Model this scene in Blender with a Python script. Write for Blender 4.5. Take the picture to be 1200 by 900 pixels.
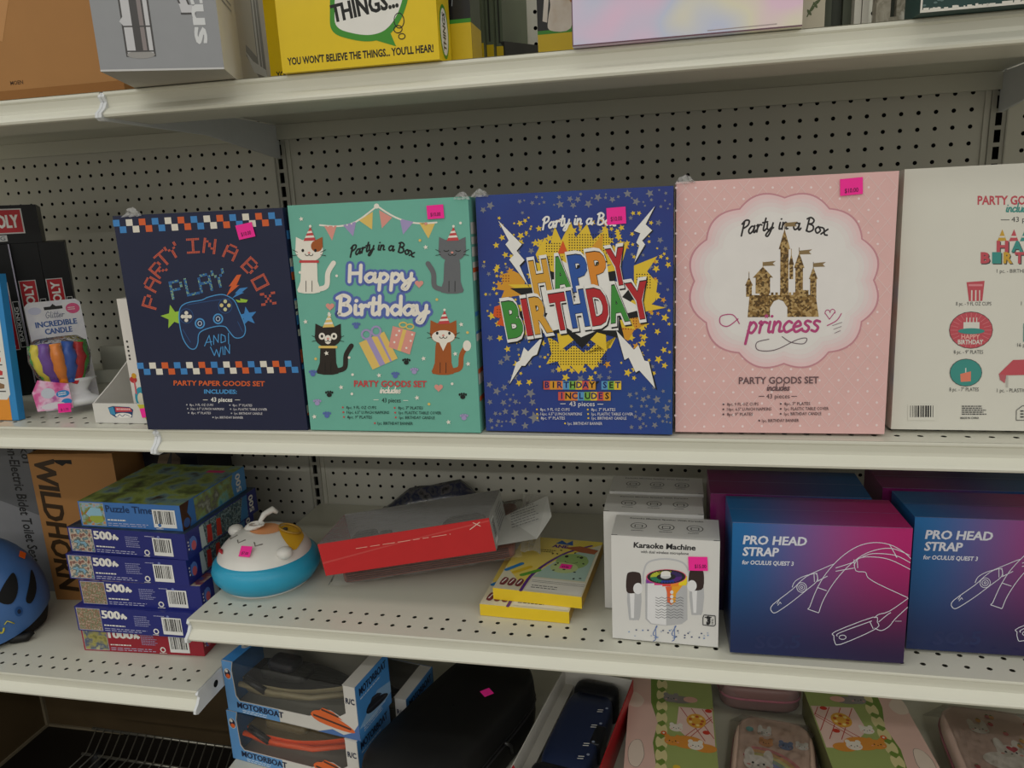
import bpy, math, random
import numpy as np
from mathutils import Matrix, Vector
random.seed(7)
for o in list(bpy.data.objects): bpy.data.objects.remove(o)
SC = bpy.context.scene
COL = SC.collection
# ------------------------------------------------------------------ camera, light, exposure
cam = bpy.data.cameras.new('camera'); camo = bpy.data.objects.new('camera', cam); COL.objects.link(camo)
camo.location = (0.71751, -1.35525, -0.11636)
camo.rotation_euler = (1.3384634, 0.0453625, 0.2013232)
cam.sensor_width = 36.0; cam.lens = 36 * 874.51 / 1200; cam.clip_start = 0.02
SC.camera = camo
W = bpy.data.worlds.new('world'); SC.world = W; W.use_nodes = True
WB = W.node_tree.nodes['Background']; WB.inputs[0].default_value = (1.0, 0.985, 0.915, 1); WB.inputs[1].default_value = 0.48
def tube_lamp(x, y, z, ly, power, sx=0.16):
    l = bpy.data.lights.new('fluorescent_tube', 'AREA'); l.shape = 'RECTANGLE'; l.size = ly; l.size_y = sx
    l.energy = power; l.color = (1.0, 0.98, 0.92)
    o = bpy.data.objects.new('fluorescent_tube', l); COL.objects.link(o); o.location = (x, y, z)
    return o
for lx in (-2.3, 0.2, 2.7):
    tube_lamp(lx, -1.15, 1.55, 2.2, 5)
    tube_lamp(lx, -3.1, 1.6, 2.2, 11)
    tube_lamp(lx, -5.4, 1.6, 2.2, 30)
SC.view_settings.view_transform = 'Standard'; SC.view_settings.look = 'None'
SC.view_settings.exposure = 0.0; SC.view_settings.gamma = 1.0; SC.view_settings.use_curve_mapping = False

# ------------------------------------------------------------------ materials
def lin(c): return c / 12.92 if c <= 0.04045 else ((c + 0.055) / 1.055) ** 2.4
def rgb(h):
    h = h.lstrip('#'); return tuple(lin(int(h[i:i+2], 16) / 255) for i in (0, 2, 4))
MC = {}
def M(h, r=0.5, coat=0.0, metal=0.0, var=0.05, scale=40.0, alpha=1.0, name=None, cr=0.06):
    key = (h, r, coat, metal, var, scale, alpha)
    if key in MC: return MC[key]
    m = bpy.data.materials.new(name or 'surface_' + h.strip('#')); m.use_nodes = True
    nt = m.node_tree; b = nt.nodes['Principled BSDF']
    tc = nt.nodes.new('ShaderNodeTexCoord'); no = nt.nodes.new('ShaderNodeTexNoise'); mx = nt.nodes.new('ShaderNodeMix')
    mx.data_type = 'RGBA'; no.inputs['Scale'].default_value = scale; no.inputs['Detail'].default_value = 3
    c = rgb(h)
    mx.inputs[6].default_value = tuple(max(0, v * (1 - var)) for v in c) + (1,)
    mx.inputs[7].default_value = tuple(min(1, v * (1 + var)) for v in c) + (1,)
    nt.links.new(tc.outputs['Object'], no.inputs['Vector']); nt.links.new(no.outputs['Fac'], mx.inputs[0])
    nt.links.new(mx.outputs[2], b.inputs['Base Color'])
    b.inputs['Roughness'].default_value = r; b.inputs['Metallic'].default_value = metal
    b.inputs['Coat Weight'].default_value = coat*0.35; b.inputs['Coat Roughness'].default_value = cr; b.inputs['Specular IOR Level'].default_value = 0.3
    b.inputs['Alpha'].default_value = alpha
    MC[key] = m; return m
def ramp_mat(name, cols, scale=30, kind='noise', r=0.5, coat=0.0, detail=4, dist=0.0):
    """printed picture: a noise or cell pattern through a colour ramp"""
    if name in MC: return MC[name]
    m = bpy.data.materials.new(name); m.use_nodes = True; nt = m.node_tree; b = nt.nodes['Principled BSDF']
    tc = nt.nodes.new('ShaderNodeTexCoord'); cr = nt.nodes.new('ShaderNodeValToRGB')
    if kind == 'noise':
        t = nt.nodes.new('ShaderNodeTexNoise'); t.inputs['Scale'].default_value = scale; t.inputs['Detail'].default_value = detail
        t.inputs['Distortion'].default_value = dist
        out = t.outputs['Fac']; lo, hi = 0.3, 0.7
    else:
        t = nt.nodes.new('ShaderNodeTexVoronoi'); t.inputs['Scale'].default_value = scale
        s = nt.nodes.new('ShaderNodeSeparateColor'); nt.links.new(t.outputs['Color'], s.inputs[0]); out = s.outputs[0]; lo, hi = 0.0, 1.0
    nt.links.new(tc.outputs['Object'], t.inputs['Vector']); nt.links.new(out, cr.inputs[0]); nt.links.new(cr.outputs[0], b.inputs['Base Color'])
    el = cr.color_ramp.elements
    while len(el) < len(cols): el.new(0.5)
    for i, c in enumerate(cols):
        el[i].position = lo + (hi - lo) * i / max(1, len(cols) - 1); el[i].color = rgb(c) + (1,)
    if kind != 'noise': cr.color_ramp.interpolation = 'CONSTANT'
    b.inputs['Roughness'].default_value = r; b.inputs['Coat Weight'].default_value = coat*0.35; b.inputs['Coat Roughness'].default_value = 0.08; b.inputs['Specular IOR Level'].default_value = 0.3
    MC[name] = m; return m
def grad_mat(name, corners, w, h, r=0.35, coat=0.7, cr=0.05):
    """four-corner printed colour blend over a face w by h (object x, z): corners = BL, BR, TL, TR"""
    if name in MC: return MC[name]
    m = bpy.data.materials.new(name); m.use_nodes = True; nt = m.node_tree; b = nt.nodes['Principled BSDF']
    tc = nt.nodes.new('ShaderNodeTexCoord'); sp = nt.nodes.new('ShaderNodeSeparateXYZ'); nt.links.new(tc.outputs['Object'], sp.inputs[0])
    def rng(o, hi):
        n = nt.nodes.new('ShaderNodeMapRange'); n.inputs['From Max'].default_value = hi; n.interpolation_type = 'SMOOTHSTEP'
        nt.links.new(o, n.inputs['Value']); return n.outputs[0]
    fx, fz = rng(sp.outputs[0], w), rng(sp.outputs[2], h)
    def mix(f, a, bb):
        n = nt.nodes.new('ShaderNodeMix'); n.data_type = 'RGBA'; nt.links.new(f, n.inputs[0])
        for s, v in ((6, a), (7, bb)):
            if isinstance(v, str): n.inputs[s].default_value = rgb(v) + (1,)
            else: nt.links.new(v, n.inputs[s])
        return n.outputs[2]
    c = mix(fz, mix(fx, corners[0], corners[1]), mix(fx, corners[2], corners[3]))
    nt.links.new(c, b.inputs['Base Color']); b.inputs['Roughness'].default_value = r
    b.inputs['Coat Weight'].default_value = coat*0.5; b.inputs['Coat Roughness'].default_value = cr; b.inputs['Specular IOR Level'].default_value = 0.2
    MC[name] = m; return m
def film(name='clear_film', tint='#ffffff', alpha=0.03, r=0.07, ior=1.2):
    """thin clear plastic: see-through with sharp glints and faint creases"""
    if name in MC: return MC[name]
    m = bpy.data.materials.new(name); m.use_nodes = True; nt = m.node_tree
    out = nt.nodes['Material Output']; nt.nodes.remove(nt.nodes['Principled BSDF'])
    tr = nt.nodes.new('ShaderNodeBsdfTransparent'); tr.inputs[0].default_value = (.97, .97, .97, 1); df = nt.nodes.new('ShaderNodeBsdfDiffuse'); df.inputs[0].default_value = rgb(tint) + (1,)
    gl = nt.nodes.new('ShaderNodeBsdfGlossy'); gl.inputs['Roughness'].default_value = r
    no = nt.nodes.new('ShaderNodeTexNoise'); no.inputs['Scale'].default_value = 16; bp = nt.nodes.new('ShaderNodeBump'); bp.inputs['Strength'].default_value = 0.35; bp.inputs['Distance'].default_value = 0.01
    nt.links.new(no.outputs['Fac'], bp.inputs['Height']); nt.links.new(bp.outputs[0], gl.inputs['Normal'])
    fr = nt.nodes.new('ShaderNodeFresnel'); fr.inputs[0].default_value = ior; nt.links.new(bp.outputs[0], fr.inputs['Normal'])
    m1 = nt.nodes.new('ShaderNodeMixShader'); m1.inputs[0].default_value = alpha; nt.links.new(tr.outputs[0], m1.inputs[1]); nt.links.new(df.outputs[0], m1.inputs[2])
    m2 = nt.nodes.new('ShaderNodeMixShader'); nt.links.new(fr.outputs[0], m2.inputs[0]); nt.links.new(m1.outputs[0], m2.inputs[1]); nt.links.new(gl.outputs[0], m2.inputs[2])
    nt.links.new(m2.outputs[0], out.inputs[0]); MC[name] = m; return m

# ------------------------------------------------------------------ mesh builder
class MB:
    def __init__(s): s.v = []; s.f = []; s.m = []; s.mats = []; s.sm = []
    def mi(s, m):
        if m not in s.mats: s.mats.append(m)
        return s.mats.index(m)
    def add(s, vs, fs, m, smooth=False):
        b = len(s.v); s.v += [tuple(p) for p in vs]; i = s.mi(m)
        for f in fs: s.f.append(tuple(b + k for k in f)); s.m.append(i); s.sm.append(smooth)
    def box(s, x0, x1, y0, y1, z0, z1, m, faces=None):
        """m one material, or faces = {side: material} over it"""
        P = [(x0,y0,z0),(x1,y0,z0),(x1,y1,z0),(x0,y1,z0),(x0,y0,z1),(x1,y0,z1),(x1,y1,z1),(x0,y1,z1)]
        F = {'bottom':(0,3,2,1),'top':(4,5,6,7),'front':(0,1,5,4),'right':(1,2,6,5),'back':(2,3,7,6),'left':(3,0,4,7)}
        for k, f in F.items():
            mm = (faces or {}).get(k, m)
            if mm is not None: s.add(P, [f], mm)
    def rbox(s, x0, x1, y0, y1, z0, z1, m, r=0.004, n=3):
        """box with rounded vertical edges and softened top rim"""
        ring = []
        for (cx, cy, a0) in ((x1-r, y1-r, 0), (x0+r, y1-r, 90), (x0+r, y0+r, 180), (x1-r, y0+r, 270)):
            for k in range(n+1):
                a = math.radians(a0 + 90*k/n); ring.append((cx, cy, math.cos(a), math.sin(a)))
        lev = [(r, z0), (r, z1 - r*0.6)] + [(r*math.cos(math.radians(a)), z1 - r*0.6 + r*0.6*math.sin(math.radians(a))) for a in (30, 60, 90)]
        N = len(ring); vs = []
        for rr, z in lev:
            q = rr if rr > 1e-6 else 0
            vs += [(cx + c*q, cy + sn*q, z) for cx, cy, c, sn in ring]
        fs = [(i*N+k, i*N+(k+1) % N, (i+1)*N+(k+1) % N, (i+1)*N+k) for i in range(len(lev)-1) for k in range(N)]
        fs += [tuple(range((len(lev)-1)*N, len(lev)*N)), tuple(range(N-1, -1, -1))]
        s.add(vs, fs, m, True)
    def prism(s, pts, ax, a0, a1, m, close=True, smooth=False):
        """extrude a 2-D outline along axis ax: 'x' uses (y,z), 'y' uses (x,z), 'z' uses (x,y)"""
        def P(p, a): return {'x': (a, p[0], p[1]), 'y': (p[0], a, p[1]), 'z': (p[0], p[1], a)}[ax]
        n = len(pts); vs = [P(p, a0) for p in pts] + [P(p, a1) for p in pts]
        s.add(vs, [(i, (i+1) % n, n+(i+1) % n, n+i) for i in range(n if close else n-1)], m, smooth)
        if close: s.add(vs, [tuple(range(n-1, -1, -1)), tuple(range(n, 2*n))], m)
    def tube(s, pts, r, m, n=8, cap=True):
        pts = [Vector(p) for p in pts]; vs = []; L = len(pts)
        up = Vector((0.13, 0.21, 0.97))
        for i, p in enumerate(pts):
            t = (pts[min(i+1, L-1)] - pts[max(i-1, 0)]).normalized()
            a = t.cross(up)
            if a.length < 1e-4: a = t.cross(Vector((1, 0, 0)))
            a.normalize(); b = t.cross(a); rr = r[i] if isinstance(r, (list, tuple)) else r
            for k in range(n):
                q = 2*math.pi*k/n; vs.append(p + a*math.cos(q)*rr + b*math.sin(q)*rr)
        fs = [(i*n+k, i*n+(k+1) % n, (i+1)*n+(k+1) % n, (i+1)*n+k) for i in range(L-1) for k in range(n)]
        if cap: fs += [tuple(range(n-1, -1, -1)), tuple(range((L-1)*n, L*n))]
        s.add(vs, fs, m, True)
    def lathe(s, prof, m, n=40, c=(0, 0, 0), sx=1.0, sy=1.0, smooth=True, T=None):
        vs = []
        for r, z in prof:
            for k in range(n):
                a = 2*math.pi*k/n; p = Vector((c[0]+r*sx*math.cos(a), c[1]+r*sy*math.sin(a), c[2]+z)); vs.append(T @ p if T else p)
        L = len(prof); fs = [(i*n+k, i*n+(k+1) % n, (i+1)*n+(k+1) % n, (i+1)*n+k) for i in range(L-1) for k in range(n)]
        fs += [tuple(range(n-1, -1, -1)), tuple(range((L-1)*n, L*n))]
        s.add(vs, fs, m, smooth)
    def holes(s, o, u, v, nu, nv, p, m, hw, hh=None, octo=True, pv=None):
        """nu x nv cells of pitch p from corner o, each with a hole (octagon of radius hw, or a 2hw x 2hh slot)"""
        o, u, v = Vector(o), Vector(u), Vector(v); pv = pv or p
        for j in range(nv):
            for i in range(nu):
                c = o + u*(i+0.5)*p + v*(j+0.5)*pv; hp, hq = p/2, pv/2
                out = [(-hp,-hq),(0,-hq),(hp,-hq),(hp,0),(hp,hq),(0,hq),(-hp,hq),(-hp,0)]
                if octo: inn = [(hw*math.cos(math.radians(a)), hw*math.sin(math.radians(a))) for a in (225,270,315,0,45,90,135,180)]
                else: inn = [(-hw,-hh),(0,-hh),(hw,-hh),(hw,0),(hw,hh),(0,hh),(-hw,hh),(-hw,0)]
                vs = [c + u*a + v*b for a, b in out] + [c + u*a + v*b for a, b in inn]
                s.add(vs, [(k, (k+1) % 8, 8+(k+1) % 8, 8+k) for k in range(8)], m)
    def build(s, name, parent=None, mw=None, bevel=0.0):
        me = bpy.data.meshes.new(name); me.from_pydata(s.v, [], s.f)
        for m in s.mats: me.materials.append(m)
        me.polygons.foreach_set('material_index', s.m); me.polygons.foreach_set('use_smooth', s.sm); me.update()
        o = bpy.data.objects.new(name, me); COL.objects.link(o)
        if parent: o.parent = parent
        if mw is not None: o.matrix_local = mw
        if bevel:
            bv = o.modifiers.new('bevel', 'BEVEL'); bv.width = bevel; bv.segments = 2; bv.limit_method = 'ANGLE'
        return o
def MT(x, y, z, yaw=0, lean=0, roll=0):
    u = Vector((math.cos(yaw), math.sin(yaw), 0)); n = Vector((-math.sin(yaw), math.cos(yaw), 0))
    v = Vector((0, 0, 1))*math.cos(lean) + n*math.sin(lean)
    u2 = u*math.cos(roll) + v*math.sin(roll); v2 = v*math.cos(roll) - u*math.sin(roll); d = v2.cross(u2)
    return Matrix(((u2.x, d.x, v2.x, x), (u2.y, d.y, v2.y, y), (u2.z, d.z, v2.z, z), (0, 0, 0, 1)))
def thing(name, label, cat, mw=None, group=None):
    o = bpy.data.objects.new(name, None); COL.objects.link(o); o.empty_display_size = 0.03
    if mw is not None: o.matrix_world = mw
    o['label'] = label; o['category'] = cat
    if group: o['group'] = group
    return o
def tag(o, label, cat, group=None, kind=None):
    if label: o['label'] = label
    if cat: o['category'] = cat
    if group: o['group'] = group
    if kind: o['kind'] = kind
    return o

# ------------------------------------------------------------------ printing: flat inks laid on a face
TXT = {}
def text_mesh(t, off=0.0, res=2):
    k = (t, off, res)
    if k in TXT: return TXT[k]
    cu = bpy.data.curves.new('t', 'FONT'); cu.body = t; cu.resolution_u = res; cu.offset = off; cu.size = 1.0
    ob = bpy.data.objects.new('t', cu); me = bpy.data.meshes.new_from_object(ob)
    vs = [(v.co.x, v.co.y) for v in me.vertices]; fs = [tuple(p.vertices) for p in me.polygons]
    bpy.data.objects.remove(ob); bpy.data.curves.remove(cu); bpy.data.meshes.remove(me)
    if not vs: vs = [(0, 0)]
    CAP = 0.69
    x0 = min(v[0] for v in vs); x1 = max(v[0] for v in vs)
    r = ([((v[0]-x0)/CAP, v[1]/CAP) for v in vs], fs, (x1-x0)/CAP)
    TXT[k] = r; return r
def homog(src, dst):
    A = []; B = []
    for (x, y), (X, Y) in zip(src, dst):
        A.append([x, y, 1, 0, 0, 0, -X*x, -X*y]); B.append(X)
        A.append([0, 0, 0, x, y, 1, -Y*x, -Y*y]); B.append(Y)
    h = np.linalg.solve(np.array(A, float), np.array(B, float))
    return lambda x, y: ((h[0]*x+h[1]*y+h[2])/(h[6]*x+h[7]*y+1), (h[3]*x+h[4]*y+h[5])/(h[6]*x+h[7]*y+1))
def smooth(pts, n=5, closed=False):
    P = list(pts); out = []
    if len(P) < 3: return P
    L = len(P); rng = L if closed else L-1
    for i in range(rng):
        g = (lambda k: P[k % L]) if closed else (lambda k: P[min(max(k, 0), L-1)])
        p0, p1, p2, p3 = g(i-1), g(i), g(i+1), g(i+2)
        for k in range(n):
            t = k/n
            out.append(tuple(0.5*((2*p1[a])+(-p0[a]+p2[a])*t+(2*p0[a]-5*p1[a]+4*p2[a]-p3[a])*t*t+(-p0[a]+3*p1[a]-3*p2[a]+p3[a])*t**3) for a in (0, 1)))
    if not closed: out.append(P[-1])
    return out
GLY = {
'P': (1.15, [[(.3,2),(.2,0)], [(0,1.7),(.45,2.1),(1.0,1.9),(.95,1.3),(.3,1.0)]]),
'a': (1.12, [[(.8,.85),(.4,1.0),(.05,.5),(.3,0),(.7,.3),(.85,1.0)], [(.85,1.0),(.82,.15),(1.0,.02),(1.15,.3)]]),
'r': (.85, [[(.05,.9),(.22,1.0),(.2,0)], [(.2,.55),(.45,.98),(.78,.9)]]),
't': (.75, [[(.38,1.8),(.27,.3),(.45,0),(.72,.25)], [(0,1.2),(.72,1.25)]]),
'y': (1.0, [[(0,1),(.08,.3),(.38,.05),(.72,.4)], [(.82,1),(.72,0),(.4,-.85),(.05,-.7),(.35,-.15),(1.0,.3)]]),
'i': (.5, [[(.18,1),(.18,.1),(.48,.1)], [(.24,1.5),(.28,1.52)]]),
'n': (1.0, [[(.1,1),(.1,0)], [(.1,.55),(.42,1),(.68,.8),(.68,.12),(.95,.1)]]),
'B': (1.35, [[(.3,2),(.2,0)], [(0,1.8),(.5,2.1),(1.0,1.8),(.85,1.3),(.35,1.1)], [(.35,1.1),(1.0,.95),(1.1,.35),(.6,-.05),(.15,.1)]]),
'o': (1.0, [[(.45,1),(.08,.5),(.42,0),(.82,.5),(.45,1.0)], [(.6,.95),(1.0,1.0)]]),
'x': (1.0, [[(0,1),(.3,.85),(.5,.1),(.9,.1)], [(.85,1),(0,0)]]),
'p': (1.0, [[(.2,1),(.08,-1)], [(.15,.6),(.48,1),(.82,.6),(.5,0),(.12,.2)]]),
'c': (.9, [[(.75,.85),(.4,1),(.05,.5),(.35,0),(.9,.25)]]),
'e': (.9, [[(.1,.45),(.7,.62),(.42,1),(.06,.5),(.35,0),(.9,.28)]]),
's': (.85, [[(.7,.9),(.35,1),(.18,.75),(.62,.38),(.45,.0),(.05,.12)]]),
'H': (1.4, [[(.12,2),(.08,0)], [(1.05,2),(1.0,0)], [(.1,1),(1.03,1.05)]]),
'h': (1.05, [[(.12,2),(.08,0)], [(.1,.55),(.45,1),(.78,.7),(.78,0)]]),
'd': (1.05, [[(.75,.8),(.35,1),(.05,.5),(.35,0),(.78,.35)], [(.85,2),(.8,0)]]),
'l': (.45, [[(.2,2),(.15,.2),(.4,.05)]]), 'u': (1.0, [[(.08,1),(.12,.2),(.45,0),(.75,.4)], [(.78,1),(.8,.1),(1.0,.1)]]),
'G': (1.3, [[(1.0,1.7),(.5,2.05),(.05,1.0),(.5,0),(1.0,.5),(1.0,.9),(.6,.9)]]),
' ': (.7, [])}
class Art:
    """inks on one face of a box. fm maps drawing units to metres on the face; frame is (o, u, v, n)"""
    def __init__(s, mb, frame, fm=None, yd=1, lift=6e-5):
        s.mb = mb; s.o, s.u, s.v, s.n = [Vector(q) for q in frame]; s.fm = fm or (lambda x, y: (x, y)); s.yd = yd; s.L = 3; s.lift = lift; s.sub = 0
    def up(s, k=1): s.L += k; return s
    def put(s, vs, fs, m):
        out = []; s.sub = (s.sub + 1) % 22; off = s.L*s.lift + s.sub*2.6e-6
        for x, y in vs:
            X, Y = s.fm(x, y); out.append(s.o + s.u*X + s.v*Y + s.n*off)
        s.mb.add(out, fs, m)
    def poly(s, pts, m): s.put(pts, [tuple(range(len(pts)))], m)
    def rect(s, x0, y0, x1, y1, m): s.poly([(x0, y0), (x1, y0), (x1, y1), (x0, y1)], m)
    def ell(s, cx, cy, rx, ry, m, rot=0, n=20, a0=0, a1=360):
        c, sn = math.cos(rot), math.sin(rot); P = []
        for k in range(n + (0 if a1-a0 >= 360 else 1)):
            a = math.radians(a0 + (a1-a0)*k/n); x, y = rx*math.cos(a), ry*math.sin(a)*s.yd; P.append((cx + x*c - y*sn, cy + x*sn + y*c))
        s.poly(P, m)
    def star(s, cx, cy, r, m, rot=0, k=5, q=0.45):
        P = []
        for i in range(2*k):
            a = math.pi*i/k + rot + math.pi/2; rr = r if i % 2 == 0 else r*q
            P.append((cx + rr*math.cos(a), cy + s.yd*rr*math.sin(a)))
        s.poly(P, m)
    def heart(s, cx, cy, r, m):
        P = []
        for k in range(24):
            t = 2*math.pi*k/24
            P.append((cx + r*16*math.sin(t)**3/16, cy + s.yd*r*(13*math.cos(t)-5*math.cos(2*t)-2*math.cos(3*t)-math.cos(4*t))/16))
        s.poly(P, m)
    def line(s, pts, w, m, sm=0, closed=False, caps=True):
        P = smooth(pts, sm, closed) if sm else list(pts)
        if closed: P = P + [P[0]]
        for i in range(len(P)-1):
            (x0, y0), (x1, y1) = P[i], P[i+1]; d = math.hypot(x1-x0, y1-y0)
            if d < 1e-9: continue
            a, b = -(y1-y0)/d*w/2, (x1-x0)/d*w/2
            s.put([(x0+a, y0+b), (x1+a, y1+b), (x1-a, y1-b), (x0-a, y0-b)], [(0, 1, 2, 3)], m)
        if caps:
            for x, y in P: s.ell(x, y, w/2, w/2, m, n=8)
    def arc(s, cx, cy, rx, ry, a0, a1, w, m, n=16):
        s.line([(cx + rx*math.cos(math.radians(a0+(a1-a0)*k/n)), cy + s.yd*ry*math.sin(math.radians(a0+(a1-a0)*k/n))) for k in range(n+1)], w, m, caps=False)
    def xf(s, pts, x, y, rot, bend, hw, shear=0):
        c, sn = math.cos(rot), math.sin(rot); out = []
        for a, b in pts:
            b2 = b - bend*((a/hw)**2) if hw else b
            a2 = a + shear*b
            out.append((x + a2*c - b2*sn, y + s.yd*(a2*sn + b2*c)))
        return out
    def text(s, t, x, y, h, m, w=None, al='C', rot=0, shear=0, bold=0.0, bend=0, res=2, arc=0):
        if bold > 0.03 and len(t) > 1:   # heavy lettering: a few light copies side by side
            q = (bold-.022)*h*.9; w2 = w
            for k in (-1, 0, 1): s.text(t, x+k*q*math.cos(rot), y+s.yd*k*q*math.sin(rot), h, m, w2, al, rot, shear, .022, bend, res, arc)
            return 0
        vs, fs, tw = text_mesh(t, bold, res); kx = (w/tw) if w else h; wid = tw*kx
        dx = {'C': -wid/2, 'L': 0, 'R': -wid}[al]
        pts = [(a*kx + dx, b*h) for a, b in vs]
        if arc:
            pts = [((arc+b)*math.sin(a/arc), (arc+b)*math.cos(a/arc)-arc) for a, b in pts]
        s.put(s.xf(pts, x, y, rot, bend, wid/2 if bend else 0, shear), fs, m); return wid
    def script(s, t, x, y, xh, m, wd, rot=0, bend=0, slant=0.18, al='C', sx=1.0, sm=4):
        tot = sum(GLY[c][0] for c in t)*xh*sx; cx = {'C': -tot/2, 'L': 0}[al]; hw = tot/2
        for ch in t:
            adv, st = GLY[ch]
            for k in st:
                P = [(cx + (a*sx + slant*b)*xh, b*xh) for a, b in (smooth(k, sm) if len(k) > 2 else k)]
                s.line(s.xf(P, x, y, rot, bend, hw if bend else 0), wd, m)
            cx += adv*xh*sx
    def barcode(s, x0, y0, x1, y1, mw='#e9e9e6', mk='#1c1c1f', seed=1):
        s.rect(x0, y0, x1, y1, M(mw)); s.up(); R = random.Random(seed); W_ = x1-x0; x = x0 + W_*0.08
        yb, yt = y0 + (y1-y0)*0.2, y0 + (y1-y0)*0.93
        if s.yd < 0: yb, yt = y0 + (y1-y0)*0.07, y0 + (y1-y0)*0.8
        while x < x1 - W_*0.1:
            q = W_*R.choice((.022, .04, .06)); s.rect(x, yb, x+q, yt, M(mk)); x += q + W_*R.choice((.022, .035, .05))
    def fine(s, x0, y0, w, rows, dy, h, m, seed=0):
        """fine print too small to read: short dashes"""
        R = random.Random(seed)
        for r in range(rows):
            x = x0; end = x0 + w*R.uniform(.75, 1)
            while x < end:
                q = min(w*R.uniform(.05, .14), end-x); s.rect(x, y0+r*dy, x+q, y0+r*dy+h, m); x += q + w*.025
def front_frame(): return ((0,0,0), (1,0,0), (0,0,1), (0,-1,0))
def top_frame(h): return ((0,0,h), (1,0,0), (0,1,0), (0,0,1))
def right_frame(w): return ((w,0,0), (0,1,0), (0,0,1), (1,0,0))
def left_frame(d): return ((0,d,0), (0,-1,0), (0,0,1), (-1,0,0))
PINK = M('#ff2f9e', 0.6)
def sticker(parent, frame, x, y, w=0.026, h=0.018, rot=0.0, txt='$10.00', col=None, tx=0.5, ty=0.2):
    """fluorescent price sticker, a part of the thing it is stuck on"""
    mb = MB(); o, u, v, n = [Vector(q) for q in frame]; c, s_ = math.cos(rot), math.sin(rot)
    uu, vv = u*c + v*s_, v*c - u*s_; oo = o + u*x + v*y + n*0.0016
    P = [oo + uu*a + vv*b for a, b in ((0, 0), (w, 0), (w, h), (0, h))]; Q = [p - n*0.0004 for p in P]
    mb.add(P + Q, [(0, 1, 2, 3), (0, 4, 5, 1), (1, 5, 6, 2), (2, 6, 7, 3), (3, 7, 4, 0)], col or PINK)
    if txt:
        a = Art(mb, (oo, uu, vv, n)); a.text(txt, w*tx, h*ty, h*0.26, M('#5a1040'), w=w*0.6, bold=.01)
    ob = mb.build('price_sticker', parent); ob['label'] = 'fluorescent pink price sticker' if not col else 'orange price sticker'
    return ob
# ------------------------------------------------------------------ the setting and the shelving
IN = 0.0254; DEP = 0.457
ZT, ZM, ZL, ZP, ZD = 0.053, -0.401, -0.703, -0.8285, -1.005
PAINT = M('#cdccbe', 0.40, 0.8, var=0.04, scale=9); PAINT_L = M('#dad9cb', 0.35, 0.25, var=0.03, scale=14); CAPW = M('#dcdfe2', 0.4)
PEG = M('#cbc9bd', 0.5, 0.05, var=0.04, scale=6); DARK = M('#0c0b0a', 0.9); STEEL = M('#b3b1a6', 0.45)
b = MB(); b.box(-6, 7, -9, 0.3, -1.2, -1.16, M('#a59e91', 0.35, 0.3, var=0.08, scale=5)); o = b.build('floor'); o['kind'] = 'structure'
b = MB(); b.box(-3.5, 4.5, 0.26, 0.30, -1.16, 1.75, M('#c9c6ba', 0.7)); o = b.build('wall_back'); o['kind'] = 'structure'
def pegboard(x0, n, dz, label, rows=(-16, 40)):
    """perforated back panel: one hole every inch both ways, dark board behind"""
    t = thing('pegboard_panel', label, 'pegboard', Matrix.Translation((0, 0, 0)))
    b = MB(); r0, r1 = rows; zt = -r0*IN + IN/2 + dz; zb = -(r1)*IN - IN/2 + dz
    xa = x0 + 1.0*IN; b.holes((xa, 0, zb), (1, 0, 0), (0, 0, 1), n, r1-r0+1, IN, PEG, 0.0034)
    xe = xa + n*IN
    b.add([(xa-0.010,0,zb),(xa,0,zb),(xa,0,zt),(xa-0.010,0,zt)], [(0,1,2,3)], PEG); b.add([(xe,0,zb),(xe+0.010,0,zb),(xe+0.010,0,zt),(xe,0,zt)], [(0,1,2,3)], PEG)
    b.build('panel_sheet', t)
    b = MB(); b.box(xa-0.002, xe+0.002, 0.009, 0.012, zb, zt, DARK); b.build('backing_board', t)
    for xs in (xa-0.0125, xe+0.0045):
        b = MB(); b.box(xs, xs+0.008, -0.003, 0.008, zb, zt, PEG); b.build('edge_trim', t)
pegboard(0, 46, 0.0, 'grey perforated back panel of the middle bay behind the party boxes')
pegboard(-1.2192, 46, 0.0092, 'grey perforated back panel of the left bay behind the black game boxes')
pegboard(1.2192, 20, -0.015, 'narrow strip of perforated back panel beyond the right upright')
def upright(x, label):
    b = MB(); z0 = -38*IN; b.holes((x-0.0105, -0.004, z0-.67*IN - IN/2), (1, 0, 0), (0, 0, 1), 1, 55, 0.021, STEEL, 0.0046, 0.0095, octo=False, pv=IN)
    zb, zt = z0-.67*IN - IN/2, z0-.67*IN - IN/2 + 55*IN
    for s in (-1, 1): b.box(min(x+s*.0105, x+s*.0125), max(x+s*.0105, x+s*.0125), -0.006, 0.02, zb, zt, STEEL)
    b.box(x-0.0105, x+0.0105, 0.012, 0.016, zb, zt, DARK)
    tag(b.build('upright_post'), label, 'shelf upright')
upright(0, 'slotted steel upright between the left and middle bays'); upright(1.2192, 'slotted steel upright at the right end of the middle bay')
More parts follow.
